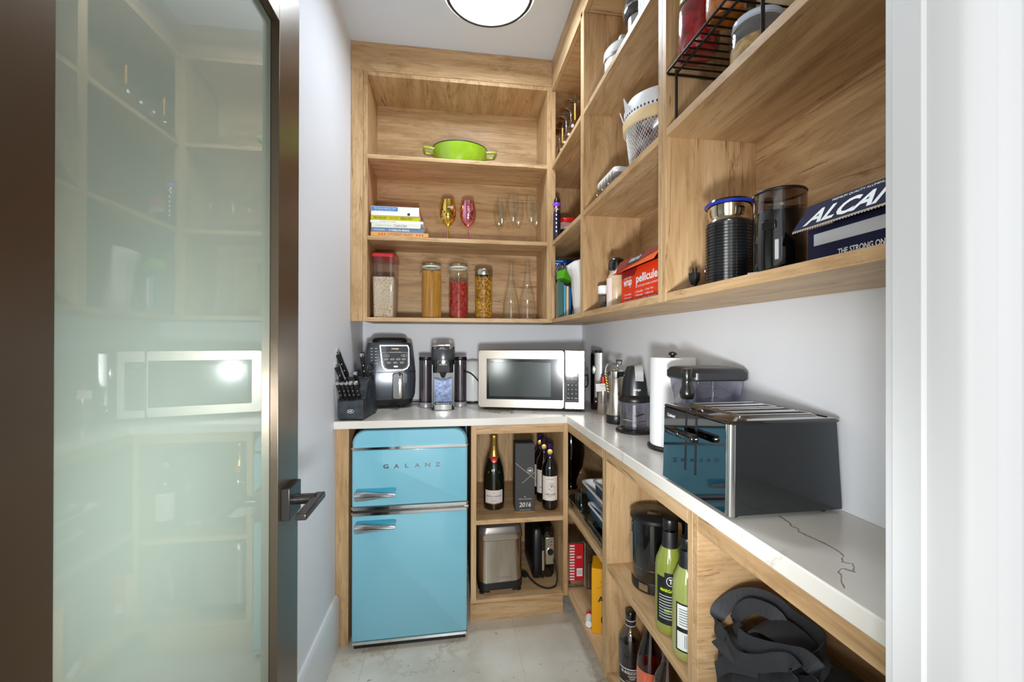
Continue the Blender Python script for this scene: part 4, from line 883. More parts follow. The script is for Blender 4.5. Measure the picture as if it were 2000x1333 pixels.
# pitcher
t = thing('blender_pitcher', 'square clear blender pitcher with a dark lid and handle behind the toaster', 'pitcher', (.652, 1.004, ZW), 0)
PT = TG('pitcher_plastic', (226, 226, 236), .03, .12, .75)
loft('pitcher_body', [(.050, .046, .018, .002), (.054, .050, .02, .03), (.064, .058, .02, .17), (.068, .062, .018, .20), (.071, .065, .018, .228)], PT, t, cap=(1, 0))
loft('inner_liner', [(.044, .040, .018, .01), (.056, .050, .02, .17)], TG('liner', (240, 240, 248), .2, .12, .4), t, cap=(1, 0))
loft('lid', [(.073, .067, .018, .226), (.077, .071, .02, .23), (.077, .071, .02, .246), (.070, .064, .018, .255), (.06, .054, .018, .258)], M('lid_charcoal', (44, 45, 48), .35), t)
lathe('handle', [(0, .258), (.011, .257), (.0125, .254), (.0125, .232), (.0115, .229), (.0115, .222), (.0135, .214), (.017, .203), (.0175, .196), (.0155, .188), (.013, .184), (0, .183)], M('handle_black', (26, 26, 24), .22, coat=.5), t, (-.088, -.060, 0), 28); loft('handle_bridge', [(.018, .012, .006, .236), (.018, .012, .006, .256)], BLK, t).location = (-.078, -.055, 0)
for k in range(6): box('measure_mark', -.0615+.0008*k-.004, -.0605-.0, -.03, -.01+.008*(k % 2), .08+.018*k, .0812+.018*k, INKK, t)
ftext('MAX  LIQUID', .022, .004, INKK, t, -.02, -.0615, .185)
ftext('2 L  processor bowl\nmachine wash\ntop rack', .05, .02, INKK, t, .02, -.0625, .145); box('label_panel', -.012, .052, -.0605, -.0598, .10, .165, TG('pale_film_label', (236, 234, 246), .3, .2, .4), t)

# toaster
t = thing('toaster', 'large glossy black four-slot toaster mirroring the blue fridge', 'toaster', (.4935, .8065, ZW), -89.2)
MB = M('black_mirror', (112, 114, 118), .04, 1); MS = M('side_mirror', (84, 87, 90), .09, .9)
hw, dp, ht = .118, .232, .178
v = []
for z, k in ((.008, 0), (.1745, 1)):
    a = hw-.004*k; v += [(-a, .004*k, z), (a, .004*k, z), (a, dp-.008*k, z), (-a, dp-.008*k, z)]
pyd('side_shell', v, [(0, 1, 2, 3), (4, 5, 6, 7), (1, 2, 6, 5), (0, 3, 7, 4), (2, 3, 7, 6)], MS, t)
def ft(name, x0, x1, z0_, z1_, e, mat, th=.003):
    y = lambda z: .004*(z-.008)/.1665-e
    v = [(x0, y(z0_), z0_), (x1, y(z0_), z0_), (x1, y(z1_), z1_), (x0, y(z1_), z1_)]; v += [(a, b+th, c) for a, b, c in v]
    return pyd(name, v, [(0, 1, 2, 3), (4, 5, 6, 7), (0, 1, 5, 4), (1, 2, 6, 5), (2, 3, 7, 6), (3, 0, 4, 7)], mat, t, 0)
ft('front_panel', -hw+.004, -.0275, .009, .17, .002, MB); ft('front_panel', -.0195, .0085, .009, .17, .002, MB); ft('front_panel', .0165, hw-.012, .009, .17, .002, MB)
for x in (-.0235, .0125): ft('lever_slot', x-.004, x+.004, .009, .172, -.0005, RUB); 
for x in (-.0235, .0125): ft('slot_filler', x-.004, x+.004, .009, .05, .002, MB)
sweep('corner_post', [(hw-.005, .003, .008), (hw-.008, .007, .172)], circ(.0085, 20), CHR, t)
loft('top_plate', [(hw+.001, dp/2, .012, .172, 0, dp/2), (hw+.002, dp/2+.001, .012, .175, 0, dp/2), (hw-.002, dp/2-.003, .012, .1785, 0, dp/2)], M('top_black', (40, 40, 42), .12, .6, coat=1), t)
loft('chrome_bed', [(.088, .084, .006, .178, 0, .128), (.086, .082, .006, .1805, 0, .128)], M('dull_chrome', (150, 150, 148), .2, 1), t)
for i, x in enumerate((-.064, -.024, .024, .064)):
    o = box('bread_slot', x-.0135, x+.0135, .052, .204, .1802, .1812, M('slot_dark', (26, 18, 10), .8), t)
    tube('slot_rim', [(x-.014, .051, .1816), (x+.014, .051, .1816), (x+.014, .205, .1816), (x-.014, .205, .1816)], .0014, CHR, t, cyc=True, n=6)
    for k in range(6): rod('slot_wire', (x-.013, .062+.026*k, .1808), (x+.013, .068+.026*k, .1808), .0008, M('hot_wire', (120, 90, 50), .4, .8), t, 6)
box('rear_vent', -.1, .1, .214, .219, .178, .1795, RUB, t)
for x, s in ((-.0235, -1), (.0125, 1)):
    box('lever_arm', x-.0025, x+.0025, -.018, .0, .127, .133, BLK, t); loft('lever_paddle', [(.024, .0075, .004, .1235), (.025, .009, .004, .127), (.025, .009, .004, .133), (.023, .0075, .004, .137)], GBLK, t).location = (x+s*.008, -.022, 0)
ftext('Cuisinart', .033, .0075, INKW, t, -.083, .001, .155, bold=.02)
for x in (-.1, .1):
    for y in (.02, .205): cyl('foot', .007, 0, .009, RUB, t, (x, y, 0), 12)

# ============================================================ fridge
t = thing('fridge', 'pale blue retro two-door fridge with chrome handles under the worktop', 'fridge', (-.165, 1.757, 0), .8)
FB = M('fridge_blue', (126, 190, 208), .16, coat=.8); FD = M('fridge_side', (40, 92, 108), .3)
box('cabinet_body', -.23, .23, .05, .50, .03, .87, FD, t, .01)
def door(name, z0, z1, r=.012):
    return loft(name, [(.2325, (z1-z0)/2, r, .05, 0, (z0+z1)/2), (.2325, (z1-z0)/2, r, .014, 0, (z0+z1)/2), (.2285, (z1-z0)/2-.002, r*.8, .003, 0, (z0+z1)/2), (.221, (z1-z0)/2-.004, r*.6, 0, 0, (z0+z1)/2)], FB, t, 6, axis='y')
door('fridge_door', .042, .549, .006); door('freezer_door', .583, .8135, .006)
cap = [(-.2325, .823)]+[(-.2325+.055*(1-math.cos(R(a))), .836+.055*math.sin(R(a))) for a in range(0, 91, 10)]+[(.2325-.055*(1-math.cos(R(a))), .836+.055*math.sin(R(a))) for a in range(90, -1, -10)]+[(.2325, .823)]
v = []; 
for (k, y) in ((1, .05), (1, .022), (.985, .008), (.955, .001)):
    for (x, z) in cap: v.append((x*k, y, .823+(z-.823)*k))
n = len(cap); pyd('top_cap', v, [tuple(range(n)), tuple(range(3*n, 4*n))]+[(q*n+i, q*n+(i+1) % n, (q+1)*n+(i+1) % n, (q+1)*n+i) for q in range(3) for i in range(n)], FB, t)
def strip(z, h, e=.003): return loft('chrome_strip', [(.234, h/2, h*.45, .05, 0, z), (.234, h/2, h*.45, .008, 0, z), (.228, h/2, h*.45, -e, 0, z)], CHR, t, 4, axis='y')
strip(.8185, .010); strip(.577, .012); strip(.5545, .011); strip(.038, .011)
box('door_gap', -.229, .229, .012, .06, .557, .573, BLK, t); box('plinth', -.225, .225, .02, .45, .004, .032, BLK, t)
box('hinge', .216, .236, -.004, .02, .562, .570, CHR, t, .001)
for z in (.632, .503):
    h_ = bpy.data.objects.new('handle', None); C.objects.link(h_); h_.parent = t; h_.location = (-.136, 0, z)
    xs_ = [(-.080, .016), (-.076, .019), (-.04, .018), (.02, .011), (.074, .008), (.078, .006)]
    sec = []
    v = []
    for x, hh in xs_:
        for a in range(12): v.append((x, -.012+.012*math.cos(2*PI*a/12)-.004, hh*math.sin(2*PI*a/12)))
    f = [(i*12+j, i*12+(j+1) % 12, i*12+12+(j+1) % 12, i*12+12+j) for i in range(5) for j in range(12)]+[tuple(range(12)), tuple(range(60, 72))]
    o = pyd('grip', v, f, M('handle_chrome', (205, 205, 208), .16, 1), h_); 
    loft('recess_pocket', [(.079, .009, .008, -.001, 0, .017), (.077, .007, .007, -.0045, 0, .017)], M('recess_teal', (52, 150, 176), .3, coat=.5), h_, 5, axis='y')
for i, ch in enumerate('GALANZ'): ftext(ch, .021 if ch != 'L' else .016, .017, M('letter_chrome', (150, 152, 156), .2, 1), t, -.098+.0415*i, -.0012, .7435, bold=.02)

# ============================================================ champagne cabinet
zs = .4822; zf = .1418
def dk(name, col=(14, 16, 12)): return M(name, col, .06, coat=1)
t = thing('champagne_bottle', 'big dark champagne bottle with gold foil neck and red seal', 'bottle', (.196, 1.945, zs), -5)
lathe('bottle_glass', [(0, 0), (.044, 0), (.048, .004), (.0485, .02), (.0485, .135), (.046, .16), (.038, .195), (.028, .222), (.02, .245)], dk('champagne_green', (12, 18, 12)), t, seg=48)
lathe('gold_foil', [(.0275, .222), (.0215, .243), (.017, .268), (.0155, .318), (.0175, .322), (.0175, .332), (.014, .338), (0, .339)], M('gold_foil', (206, 168, 84), .32, .85, bump=.3, scale=(120, 120, 120)), t, seg=40)
lathe('red_seal', [(0, 0), (.0135, .0005), (.0145, .003), (.011, .0045), (0, .004)], M('red_seal', (200, 22, 30), .3), t, seg=28).matrix_local = Matrix.Translation((0, -.0295, .226)) @ Matrix.Rotation(R(68), 4, 'X')
patch('label', .0488, -52, 52, .032, .092, M('cream_label', (216, 206, 200), .5), t, n=16); patch('label_gold_edge', .049, -52, 52, .030, .034, M('gold_foil'), t, n=16)
wtext('MOËT & CHANDON', .074, .0075, INKK, t, .0490, .066, 0, bold=.01); wtext('IMPERIAL', .03, .005, INKK, t, .049, .044, 0); wtext('EPERNAY  FRANCE', .034, .003, INKK, t, .049, .054); wtext('*', .012, .01, M('gold_foil'), t, .049, .08)
text('MOËT', .058, .011, INKK, t, Matrix.Translation((0, -.0182, .285)) @ FR(0, 0, 0) @ Matrix.Rotation(R(90), 4, 'Z'))
for s in (-1, 1): tube('gold_line', [(s*.002, -.0315, .204), (s*.014, -.035, .188), (s*.027, -.036, .168)], .0008, M('gold_foil'), t, n=5); tube('gold_line', [(s*.002, -.0315, .204), (s*.012, -.0245, .221), (s*.018, -.019, .232)], .0008, M('gold_foil'), t, n=5)
t = thing('champagne_carton', 'tall charcoal champagne carton printed 2016', 'box', (.2845, 1.868, zs), -2)
CB = M('charcoal_card', (70, 70, 70), .6, spec=.2); box('carton', 0, .089, 0, .09, 0, .306, CB, t, .0015); box('open_flap', .002, .087, .0, .002, .306, .311, M('flap_dark', (24, 24, 24), .5), t)
SL = M('silver_line', (214, 208, 196), .35)
def line(a, b, c, d): dx, dz = c-a, d-b; l = math.hypot(dx, dz); nx, nz = -dz/l*.0006, dx/l*.0006; quad('silver_line', [(a-nx, -.0006, b-nz), (c-nx, -.0006, d-nz), (c+nx, -.0006, d+nz), (a+nx, -.0006, b+nz)], SL, t)
line(0, .222, .089, .148); line(.032, .13, .089, .178); ftext('2016', .054, .021, SL, t, .045, -.0008, .033, bold=.02, shear=.15); ftext('MOËT & CHANDON', .06, .006, SL, t, .045, -.0008, .059); ftext('GRAND VINTAGE', .05, .0035, SL, t, .045, -.0008, .009); ftext('*', .008, .007, SL, t, .045, -.0008, .068)
tube('crest_ring', [(.068+.0125*math.cos(a*PI/12), -.0012, .187+.0125*math.sin(a*PI/12)) for a in range(24)], .0009, SL, t, cyc=True, n=5)
pyd('crest_crown', [(.061, -.001, .182), (.075, -.001, .182), (.077, -.001, .192), (.0725, -.001, .187), (.068, -.001, .194), (.0635, -.001, .187), (.059, -.001, .192)], [(0, 1, 2, 3, 4, 5, 6)], SL, t, 0)
box('bronze_edge', 0, .089, -.0008, 0, 0, .0025, M('gold_foil'), t)
wp = None
for (x, y, lab) in ((.452, 1.900, 'wine bottle with the floral white label, frontmost of the three'), (.445, 1.995, 'middle wine bottle of the three, half hidden behind the front one'), (.445, 2.085, 'rearmost wine bottle of the three beside the champagne carton')):
    if wp is None:
        wp = t = thing('wine_bottle', lab, 'bottle', (x, y, zs), -12, 'three dark wine bottles with violet capsules')
        lathe('bottle_glass', [(0, 0), (.033, 0), (.0365, .004), (.037, .012), (.037, .18), (.034, .2), (.022, .222), (.0155, .238), (.0145, .27)], dk('wine_black', (12, 9, 12)), t, seg=44)
        lathe('capsule', [(.0152, .236), (.0158, .24), (.0152, .285), (.0165, .287), (.0165, .3), (.014, .302), (0, .302)], M('violet_foil', (58, 40, 84), .3, .4), t, seg=28); lathe('gold_disc', [(0, 0), (.012, .0005), (.009, .001), (0, .001)], M('gold_foil'), t, seg=24).matrix_local = Matrix.Translation((0, -.0157, .262)) @ Matrix.Rotation(R(90), 4, 'X')
        patch('label', .0373, -62, 62, .045, .155, M('label_cream', (226, 216, 204), .6), t, n=18); wtext('CAROLINE', .05, .008, INKK, t, .0376, .073, bold=.01); wtext('MALBEC', .02, .004, INKK, t, .0376, .063); wtext('THE GRAND RESERVE', .035, .004, INKK, t, .0376, .142)
        J = ([], [])
        for i in range(60):
            a = random.gauss(8, 15); zz = random.gauss(.110, .012); r = .0376; s = random.uniform(1.5, 4)
            a0, a1 = R(a), R(a+s*1.5); o_ = len(J[0]); J[0].extend([(r*math.sin(a0), -r*math.cos(a0), zz), (r*math.sin(a1), -r*math.cos(a1), zz+random.uniform(-.002, .003)), (r*math.sin((a0+a1)/2), -r*math.cos((a0+a1)/2), zz+s*.0012)]); J[1].append((o_, o_+1, o_+2))
        o = pyd('flower_print', J[0], J[1], M('flower_ink', (70, 56, 60), .6), t, 0); o['kind'] = 'stuff'
    else: t = dup(wp); t.location = (x, y, zs); t['label'] = lab
t = thing('bread_maker', 'brushed steel bread maker with a grey lid and black feet', 'bread maker', (.214, 1.925, zf), 2)
BM = M('bread_steel', (206, 198, 186), .24, 1, var=(182, 172, 158), scale=(18, 18, 4))
loft('base', [(.088, .085, .03, .006), (.099, .096, .035, .02), (.1, .097, .035, .052)], BLK, t); box('base_notch', -.05, .05, -.0985, -.09, 0.0, .022, M('notch', (120, 96, 66), .6), t)
loft('body', [(.0975, .0945, .035, .052), (.0965, .0935, .035, .235)], BM, t, 10); loft('lid_band', [(.098, .095, .035, .236), (.1, .097, .036, .24), (.099, .096, .035, .262)], STEEL, t, 8); loft('black_joint', [(.0968, .094, .035, .2345), (.0985, .0955, .035, .2395)], BLK, t, 8)
v = []
LP = M('lid_pewter', (122, 116, 112), .3, .6)
loft('lid', [(.098, .096, .036, .262), (.097, .095, .036, .27), (.09, .086, .034, .290), (.07, .06, .03, .302)], LP, t, 8)
box('display', -.028, .02, -.05, -.01, .3025, .3035, GBLK, t, .0005)
for x in (-.07, -.048, .04, .058): cyl('button', .006, .298, .303, M('button_grey', (190, 186, 182), .3), t, (x, -.035, 0), 16)
for x in (-.082, .082): cyl('foot', .012, 0, .008, RUB, t, (x, -.07, 0), 14); cyl('foot', .012, 0, .008, RUB, t, (x, .07, 0), 14)
ftext('Cuisinart', .07, .013, STEEL, t, .014, -.0955, .072, bold=.01)
t = thing('panini_grill', 'black panini grill stored on its side with a silver control panel', 'grill', (.427, 2.02, zf), 0)
loft('lower_plate', [(.110, .021, .015, .012, -.0, .030), (.115, .024, .018, .03, 0, .030), (.115, .024, .018, .22, 0, .030), (.105, .018, .015, .236, 0, .03)], BLK, t, 6).matrix_local = Matrix.Rotation(R(90), 4, 'Z')
loft('upper_lid', [(.105, .022, .015, .010, 0, -.024), (.114, .027, .018, .03, 0, -.024), (.114, .027, .018, .225, 0, -.024), (.1, .018, .015, .242, 0, -.024)], GBLK, t, 6).matrix_local = Matrix.Rotation(R(90), 4, 'Z')
box('control_panel', .006, .046, -.118, -.113, .075, .20, M('panel_silver', (186, 178, 166), .3, .8), t, .003)
lathe('control_knob', [(0, 0), (.014, 0), (.014, .01), (.012, .013), (0, .013)], BLK, t, seg=28).matrix_local = Matrix.Translation((.027, -.117, .135)) @ Matrix.Rotation(R(90), 4, 'X'); lathe('knob_ring', [(.0142, 0), (.0175, .001), (.0175, .004), (.0142, .005)], CHR, t, seg=28).matrix_local = Matrix.Translation((.027, -.117, .135)) @ Matrix.Rotation(R(90), 4, 'X')
for z in (.18, .165): cyl('indicator', .0025, 0, .002, BLK, t, (0, 0, 0), 12).matrix_local = Matrix.Translation((.033, -.1175, z)) @ Matrix.Rotation(R(90), 4, 'X')
tube('grill_handle', [(-.012, -.118, .03), (-.012, -.142, .04), (-.012, -.146, .12), (-.012, -.142, .205), (-.012, -.118, .215)], .007, BLK, t, sub=5); rod('handle_sleeve', (-.012, -.1465, .07), (-.012, -.1465, .16), .0085, STEEL, t, 16)
tube('power_cord', [(a-.427, b-2.02, c-zf) for a, b, c in [(.345, 1.93, .172), (.36, 1.90, .16), (.385, 1.868, .149), (.42, 1.84, .146), (.455, 1.842, .146), (.474, 1.86, .15), (.481, 1.875, .19), (.470, 1.895, .24)]], .0035, RUB, t, sub=7)
t = thing('power_plug', 'black plug lying between the bread maker and the panini grill', 'plug', (.343, 1.93, .1625), 30); loft('plug_body', [(.006, .006, .003, -.012), (.011, .011, .004, 0), (.011, .011, .004, .018)], RUB, t).rotation_euler = (0, R(-60), 0)

# ============================================================ corner base cabinet
zs = .5113
def dish(name, lab, x0, x1, y0, y1, z0, z1, outm, inm, r=.03, tp=.014, grp=None):
    t = thing(name, lab, 'dish', ((x0+x1)/2, (y0+y1)/2, z0), 0, grp); a, b, h = (x1-x0)/2, (y1-y0)/2, z1-z0
    loft('outside', [(a-tp, b-tp, r*.7, 0), (a-tp*.6, b-tp*.6, r*.8, h*.15), (a-.006, b-.006, r, h-.004)], outm, t, 6, (1, 0))
    loft('rim', [(a-.006, b-.006, r, h-.006), (a, b, r, h-.003), (a, b, r, h), (a-.008, b-.008, r*.9, h)], inm, t, 6, (0, 0))
    loft('inside', [(a-tp-.004, b-tp-.004, r*.7, .005), (a-.008, b-.008, r*.9, h)], inm, t, 6, (1, 0)); return t
DG = TG('dish_glass', (206, 214, 208), 0, .16, .85); BL = M('dish_blue', (58, 96, 128), .2, coat=.6); CR = M('dish_white', (226, 226, 226), .15, coat=.6)
dish('baking_dish', 'large clear glass baking dish at the bottom of the dish stack', .5165, .715, 1.385, 1.84, zs, zs+.05, DG, DG, .035)
dish('baking_dish', 'smaller clear glass dish inside the large glass one', .535, .705, 1.395, 1.60, zs+.0055, zs+.030, DG, DG, .03)
dish('baking_dish', 'small blue baking dish with white inside, under the big blue one', .548, .700, 1.402, 1.665, zs+.031, zs+.082, BL, CR, .03)
dish('baking_dish', 'big blue baking dish with white inside near the top of the stack', .540, .712, 1.39, 1.725, zs+.083, zs+.155, BL, CR, .04, .03)
dish('baking_dish', 'blue and white baking dish nested in the topmost big one', .575, .695, 1.41, 1.68, zs+.105, zs+.168, BL, CR, .03, .02)
t = thing('glass_jug', 'crumpled clear glass jug standing in the large glass dish', 'jug', (.56, 1.765, zs+.0055))
lathe('jug', [(0, 0), (.022, 0), (.027, .006), (.03, .035), (.026, .065), (.028, .085)], DG, t, seg=24)
t = thing('glass_vase', 'dark smoked glass vase at the back of the corner cabinet', 'vase', (.60, 2.06, zs))
lathe('vase', [(0, .004), (.03, 0), (.034, .006), (.026, .02), (.03, .05), (.06, .12), (.068, .18), (.062, .24), (.05, .29)], TG('smoked_glass', (110, 100, 90), .05, .04, .3), t, seg=48)
t = thing('foil_pan_pack', 'pack of silver foil pans with a red and white label, standing on edge', 'foil pans', (.518, 1.83, .1483), -3)
FO = M('foil', (206, 204, 202), .25, 1)
for i in range(7):
    o = loft('foil_pan', [(.032, .095, .012, 0), (.034, .098, .012, .002), (.028, .09, .012, .016)], FO, t, 4); o.matrix_local = Matrix.Translation((.038, .012+.018*i, .105)) @ Matrix.Rotation(R(90), 4, 'X')
box('label_card', .006, .070, -.0055, -.0045, .03, .195, M('card_red', (196, 30, 36), .35), t, .0005)
box('card_stripe', .008, .03, -.0060, -.0055, .034, .19, M('card_white', (226, 222, 220), .4), t); 
for k in range(12): box('rib_print', .008, .032, -.0064, -.006, .04+.0125*k, .046+.0125*k, M('card_red'), t)
box('barcode_panel', .04, .066, -.0062, -.0055, .05, .085, INKW, t); ftext('|||||||', .02, .022, INKK, t, .053, -.0068, .068); ftext('8 PACK', .022, .012, INKW, t, .052, -.0062, .135)
tube('pan_edge', [(.002, -.006, .004), (.074, -.006, .004), (.078, -.006, .01), (.078, -.006, .195), (.072, -.006, .202), (.002, -.006, .202)], .003, FO, t, cyc=True)
t = thing('cooling_rack', 'dark wire rack standing behind the foil pans', 'rack', (.60, 1.80, .1483))
for k in range(9): rod('rack_wire', (.012*k, 0, .002), (.012*k, 0, .24), .0018, M('dull_wire', (96, 94, 92), .35, .9), t, 6)
for z in (.004, .12, .24): rod('cross_wire', (-.003, 0, z), (.1, 0, z), .0024, M('dull_wire'), t, 6)
t = thing('panettone_box', 'yellow carton with black gothic lettering in the corner base cabinet', 'box', (.527, 1.53, .1483), -22)
YL = M('carton_yellow', (232, 164, 16), .35)
box('carton', 0, .155, 0, .10, 0, .245, YL, t, .0015); quad('top_slot', [(.04, .04, .2455), (.13, .05, .2455), (.13, .062, .2455), (.06, .06, .2455)], INKK, t)
ftext('Armagnac', .13, .03, INKK, t, .088, -.0008, .128, bold=.02); ftext('RESERVE', .07, .008, INKK, t, .085, -.0008, .105); ftext('MAISON', .03, .006, M('rust_print', (170, 70, 20), .5), t, .055, -.0008, .195)
tube('medallion', [(.055+.018*math.cos(a*PI/14), -.001, .055+.022*math.sin(a*PI/14)) for a in range(28)], .002, INKK, t, cyc=True, n=5); ftext('A', .018, .022, INKK, t, .055, -.001, .055)
text('ARMAGNAC', .07, .012, INKK, t, Matrix.Translation((.075, .022, .2456)))
for s in (0, 1): tube('scroll_print', [(.02+.01*s, -.0008, .17+.02*s), (.035, -.0008, .178+.02*s), (.045, -.0008, .17+.03*s), (.04, -.0008, .165+.02*s)], .0006, M('rust_print'), t, sub=4, n=4)
box('side_panel_print', -.001, 0, .01, .05, .02, .225, M('dark_band', (40, 40, 50), .4), t)
t = thing('small_tube', 'small white tube with a red cap lying on the cabinet floor beside the yellow box', 'tube', (.535, 1.585, .1615), 0); t.rotation_euler = (0, R(90), R(70))
cyl('tube_body', .0125, -.03, .018, WHT, t, (0, 0, 0), 20); cyl('cap', .013, .018, .036, M('lid_red'), t, (0, 0, 0), 20); patch('label', .0128, 60, 160, -.02, .008, M('pale_blue', (120, 150, 190), .4), t)

# ============================================================ middle base cabinet
t = thing('black_appliance', 'tall glossy black round kettle-like appliance with a silver side strip', 'appliance', (.612, 1.205, zs), -28)
lathe('base_ring', [(0, 0), (.062, 0), (.065, .003), (.066, .03), (.065, .033)], BLK, t, seg=56); lathe('body', [(.0645, .032), (.066, .035), (.069, .19), (.0685, .205)], M('piano_black', (12, 14, 16), .05, coat=1), t, seg=56)
lathe('top', [(.0685, .204), (.0705, .207), (.0695, .215), (.06, .222), (0, .223)], BLK, t, seg=56)
box('top_button', -.018, .02, -.035, -.012, .2225, .2245, GBLK, t, .001); box('top_recess', -.012, .012, -.010, .006, .2225, .2235, RUB, t)
patch('silver_strip', .0682, -78, -60, .075, .165, M('matt_silver', (168, 166, 160), .3, .5), t, n=4, r1=.0692); patch('silver_badge', .0668, -38, -14, .008, .028, STEEL, t, n=4)
patch('seam', .0672, -58, 60, .07, .0712, STEEL, t, n=20)
tube('handle', [(.05, .02, .20), (.085, .035, .19), (.09, .038, .14), (.088, .037, .07), (.062, .026, .04)], .009, BLK, t, sub=5)
LG = M('lime_mix', (142, 148, 58), .1, coat=1, var=(128, 138, 56), scale=(8, 8, 8)); LG2 = M('lime_mix_pale', (150, 158, 84), .1, coat=1)
def marg(lab, x, y, rz, lg, back, sc=1):
    t = thing('mixer_bottle', lab, 'bottle', (x, y, zs), rz); t.scale = (sc,)*3
    lathe('bottle_fill', [(0, .001), (.030, .001), (.0345, .006), (.0355, .02), (.0355, .165), (.033, .182), (.024, .205), (.0175, .22), (.0172, .232)], lg, t, seg=44)
    lathe('neck_sleeve', [(.0215, .208), (.0182, .222), (.0172, .252), (.0165, .254)], INKK, t, seg=28, ell=1); lathe('neck_glass', [(.0150, .252), (.0165, .256), (.0165, .26), (.0145, .262)], GLASS, t, seg=28)
    lathe('cap', [(.0158, .26), (.0168, .262), (.0168, .280), (.015, .284), (0, .284)], BLK, t, seg=28)
    if back:
        patch('label', .0358, -50, 44, .03, .135, M('label_white', (224, 226, 222), .5), t, n=14); patch('label_band', .036, -50, 44, .072, .082, INKK, t, n=14); wtext('||||||||', .026, .03, INKK, t, .0361, .052, 0); patch('label_edge', .0357, -56, 50, .026, .139, INKK, t, n=14)
        for k in range(7): patch('label_line', .0361, -42, 34-(k % 3)*8, .088+.006*k, .0905+.006*k, M('grey_print', (120, 130, 130), .6), t, n=8)
    else:
        patch('label', .0358, -60, 60, .03, .148, INKK, t, n=18); patch('label_crown', .0358, -25, 25, .148, .16, INKK, t, n=8)
        tube('label_logo', [(.0362*math.sin(.28*math.cos(a*PI/10)), -.0362*math.cos(.28*math.cos(a*PI/10)), .14+.011*math.sin(a*PI/10)) for a in range(20)], .0008, INKW, t, cyc=True, n=5); wtext('T', .009, .012, INKW, t, .0363, .14, bold=.03)
        wtext('MARGARITA', .052, .008, M('lime_print', (190, 220, 30), .5), t, .0362, .116, 0, bold=.03)
        for k in range(9): patch('label_line', .0361, -48, 48-(k*7) % 20, .1-.007*k, .1025-.007*k, M('pale_print', (170, 176, 170), .6), t, n=8)
        wtext('BLENDED', .03, .006, M('lime_print'), t, .0362, .066)
    return t
marg('green margarita mix bottle with the black label, left of the pair', .557, 1.012, -24, LG, 0)
marg('green margarita mix bottle showing its white back label, next to the divider', .553, .922, -20, LG2, 1, .98)
marg('margarita mix bottle hidden behind the black-labelled one', .645, 1.055, 0, LG, 0)
zf = .1483
t = thing('liqueur_bottle', 'dark round-shouldered liqueur bottle with brown and white label at the bottom left', 'bottle', (.578, 1.296, zf), -24)
lathe('bottle_fill', [(0, .001), (.033, .001), (.036, .006), (.037, .03), (.037, .118)], dk('cola_dark', (22, 22, 24)), t, seg=44); lathe('shoulder_glass', [(.037, .117), (.0368, .135), (.033, .152), (.022, .168), (.0155, .178), (.0148, .2)], TG('flint_glass', (222, 216, 200), 0, .14, .85), t, seg=44)
lathe('neck_label', [(.016, .184), (.0165, .186), (.0165, .203), (.016, .205)], M('brown_label', (50, 38, 32), .5), t, seg=28); lathe('cap', [(.0162, .206), (.0172, .208), (.0172, .226), (.015, .229), (0, .229)], GBLK, t, seg=28)
lathe('neck_ring', [(.0166, .2015), (.0170, .2025), (.0166, .2035)], INKW, t, seg=28); lathe('neck_ring', [(.0166, .185), (.0170, .186), (.0166, .187)], INKW, t, seg=28)
patch('label', .0373, -62, 62, .018, .062, M('brown_label'), t, n=16); patch('label_edge', .0375, -62, 62, .0605, .0635, INKW, t, n=16); patch('label_edge', .0375, -62, 62, .016, .019, INKW, t, n=16)
wtext("DR. McGILLICUDDY'S", .062, .010, INKW, t, .0376, .052, bold=.02); wtext('COFFEE\nCAFÉ', .026, .013, INKW, t, .0376, .037, 8, bold=.02); wtext('COFFEE LIQUEUR', .03, .003, INKW, t, .0376, .025)
wtext('Mentholmint', .045, .012, M('embossed', (60, 62, 64), .1, .5), t, .0375, .1, shear=.3)
t = thing('rose_bottle', 'rosé wine bottle with orange-pink wine behind the shelf edge', 'bottle', (.583, 1.168, zf), -26)
lathe('wine', [(0, .001), (.035, .001), (.039, .006), (.04, .03), (.04, .15)], M('rose_wine', (226, 104, 66), .08, coat=1), t, seg=44); lathe('glass_top', [(.04, .149), (.037, .175), (.029, .205), (.02, .232), (.0155, .262), (.0155, .29)], TG('rose_glass', (150, 84, 62), 0, .1, .8), t, seg=44)
lathe('foil_cap', [(.0165, .27), (.0175, .31), (.0, .312)], M('rose_foil', (186, 110, 90), .3, .6), t, seg=24); patch('label', .0403, -60, 10, .02, .085, M('label_white'), t, n=12); wtext('ROSÉ', .024, .01, M('motif_red', (205, 70, 40)), t, .0405, .06, -25)
wtext('florals', .04, .03, M('peach_print', (226, 150, 120), .4), t, .0404, .125, 0, shear=.2)
t = thing('wine_bottle', 'dark wine bottle with a cream label half hidden under the shelf, near the divider', 'bottle', (.580, 1.062, zf), -26)
lathe('bottle_glass', [(0, 0), (.034, 0), (.0375, .005), (.038, .17), (.033, .2), (.02, .225), (.015, .245), (.0148, .29), (0, .3)], dk('brown_wine', (44, 24, 12)), t, seg=40); patch('label', .0383, -60, 60, .03, .125, M('label_cream'), t, n=16); wtext('La Ferme', .06, .014, INKK, t, .0386, .095); wtext('Julien', .045, .014, INKK, t, .0386, .07)

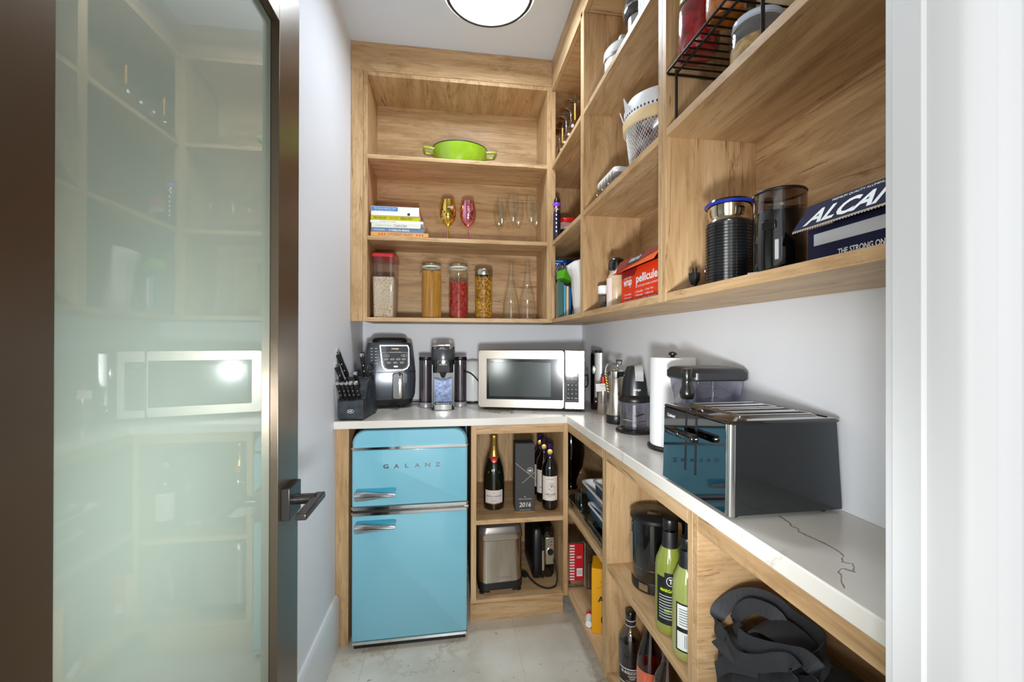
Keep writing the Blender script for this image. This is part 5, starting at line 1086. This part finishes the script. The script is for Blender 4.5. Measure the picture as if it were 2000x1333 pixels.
# ============================================================ tote bag
t = thing('tote_bag', 'crumpled black cotton tote bag with its straps piled on top', 'bag', (.603, .612, .1483))
CL = M('black_cotton', (30, 31, 33), .8, var=(22, 23, 25), scale=(60, 60, 60), bump=.5)
ox, oy, oz = t.location
crumple('bag_body', [(0, 0, .07, .18, .002), (0, 0, .078, .188, .06), (0, 0, .08, .188, .2), (0, .005, .08, .186, .33), (-.003, .006, .079, .186, .42), (-.003, .008, .078, .184, .475), (-.003, .008, .075, .180, .505), (.004, .01, .056, .13, .545), (.006, .02, .034, .08, .565), (.006, .02, .008, .02, .572)], CL, t, .014, 90, 4, 16, sq=.5)
def loc(P): return [(a-ox, b-oy, c-oz) for a, b, c in P]
def ribbon(P, w, up=(.25, .35, 1), nm='strap', th=.0022):
    return sweep(nm, smooth_pts(loc(P), 7), [(w/2, th/2), (w/2, -th/2), (-w/2, -th/2), (-w/2, th/2)], M('strap_black', (40, 41, 45), .65, bump=.5, scale=(150, 150, 150)), t, up=up)
ribbon([(.53, .754, .668), (.535, .786, .675), (.55, .794, .7), (.575, .777, .731), (.595, .752, .748), (.61, .72, .752), (.618, .685, .745), (.618, .645, .75), (.608, .610, .755), (.59, .594, .745), (.565, .592, .72)], .03)
ribbon([(.535, .76, .67), (.518, .703, .672), (.518, .651, .70), (.523, .617, .728), (.53, .596, .742), (.53, .583, .742), (.532, .591, .722), (.54, .62, .70)], .026)
ribbon([(.55, .736, .695), (.555, .758, .698), (.56, .75, .72), (.572, .734, .742), (.585, .703, .75), (.592, .684, .742), (.59, .668, .72)], .026)
ribbon([(.538, .725, .695), (.538, .696, .70), (.538, .649, .722), (.543, .605, .745), (.548, .583, .755), (.552, .568, .748), (.552, .574, .72), (.555, .600, .70)], .028)
ribbon([(.520, .765, .60), (.518, .73, .64), (.518, .695, .665), (.53, .665, .68)], .028)
for P, w in (([(.533, .770, .66), (.53, .74, .665), (.535, .70, .668), (.55, .66, .67)], .04), ([(.60, .60, .70), (.585, .64, .735), (.575, .69, .735), (.57, .72, .71)], .05), ([(.52, .62, .65), (.53, .58, .69), (.55, .54, .70), (.58, .50, .68)], .06)):
    ribbon(P, w, (.9, 0, .4), 'fold', .004)
# the brown vein inlaid in the worktop's near end
ct = bpy.data.objects['countertop']; vm_ = M('vein_brown', (150, 122, 98), .35); pts = []
random.seed(3)
for (a, b), (c_, d_) in zip(VE, VE[1:]):
    for k in range(4):
        f_ = k/4; pts.append((a+(c_-a)*f_+random.uniform(-.0015, .0015), b+(d_-b)*f_+random.uniform(-.0015, .0015)))
v = []; f = []
for i, (x, y) in enumerate(pts):
    w_ = .0009+.0009*random.random(); v += [(x-w_, y, .9292), (x+w_, y+w_*.4, .9292)]
for i in range(len(pts)-1): f.append((2*i, 2*i+1, 2*i+3, 2*i+2))
pyd('vein', v, f, vm_, ct, 0)
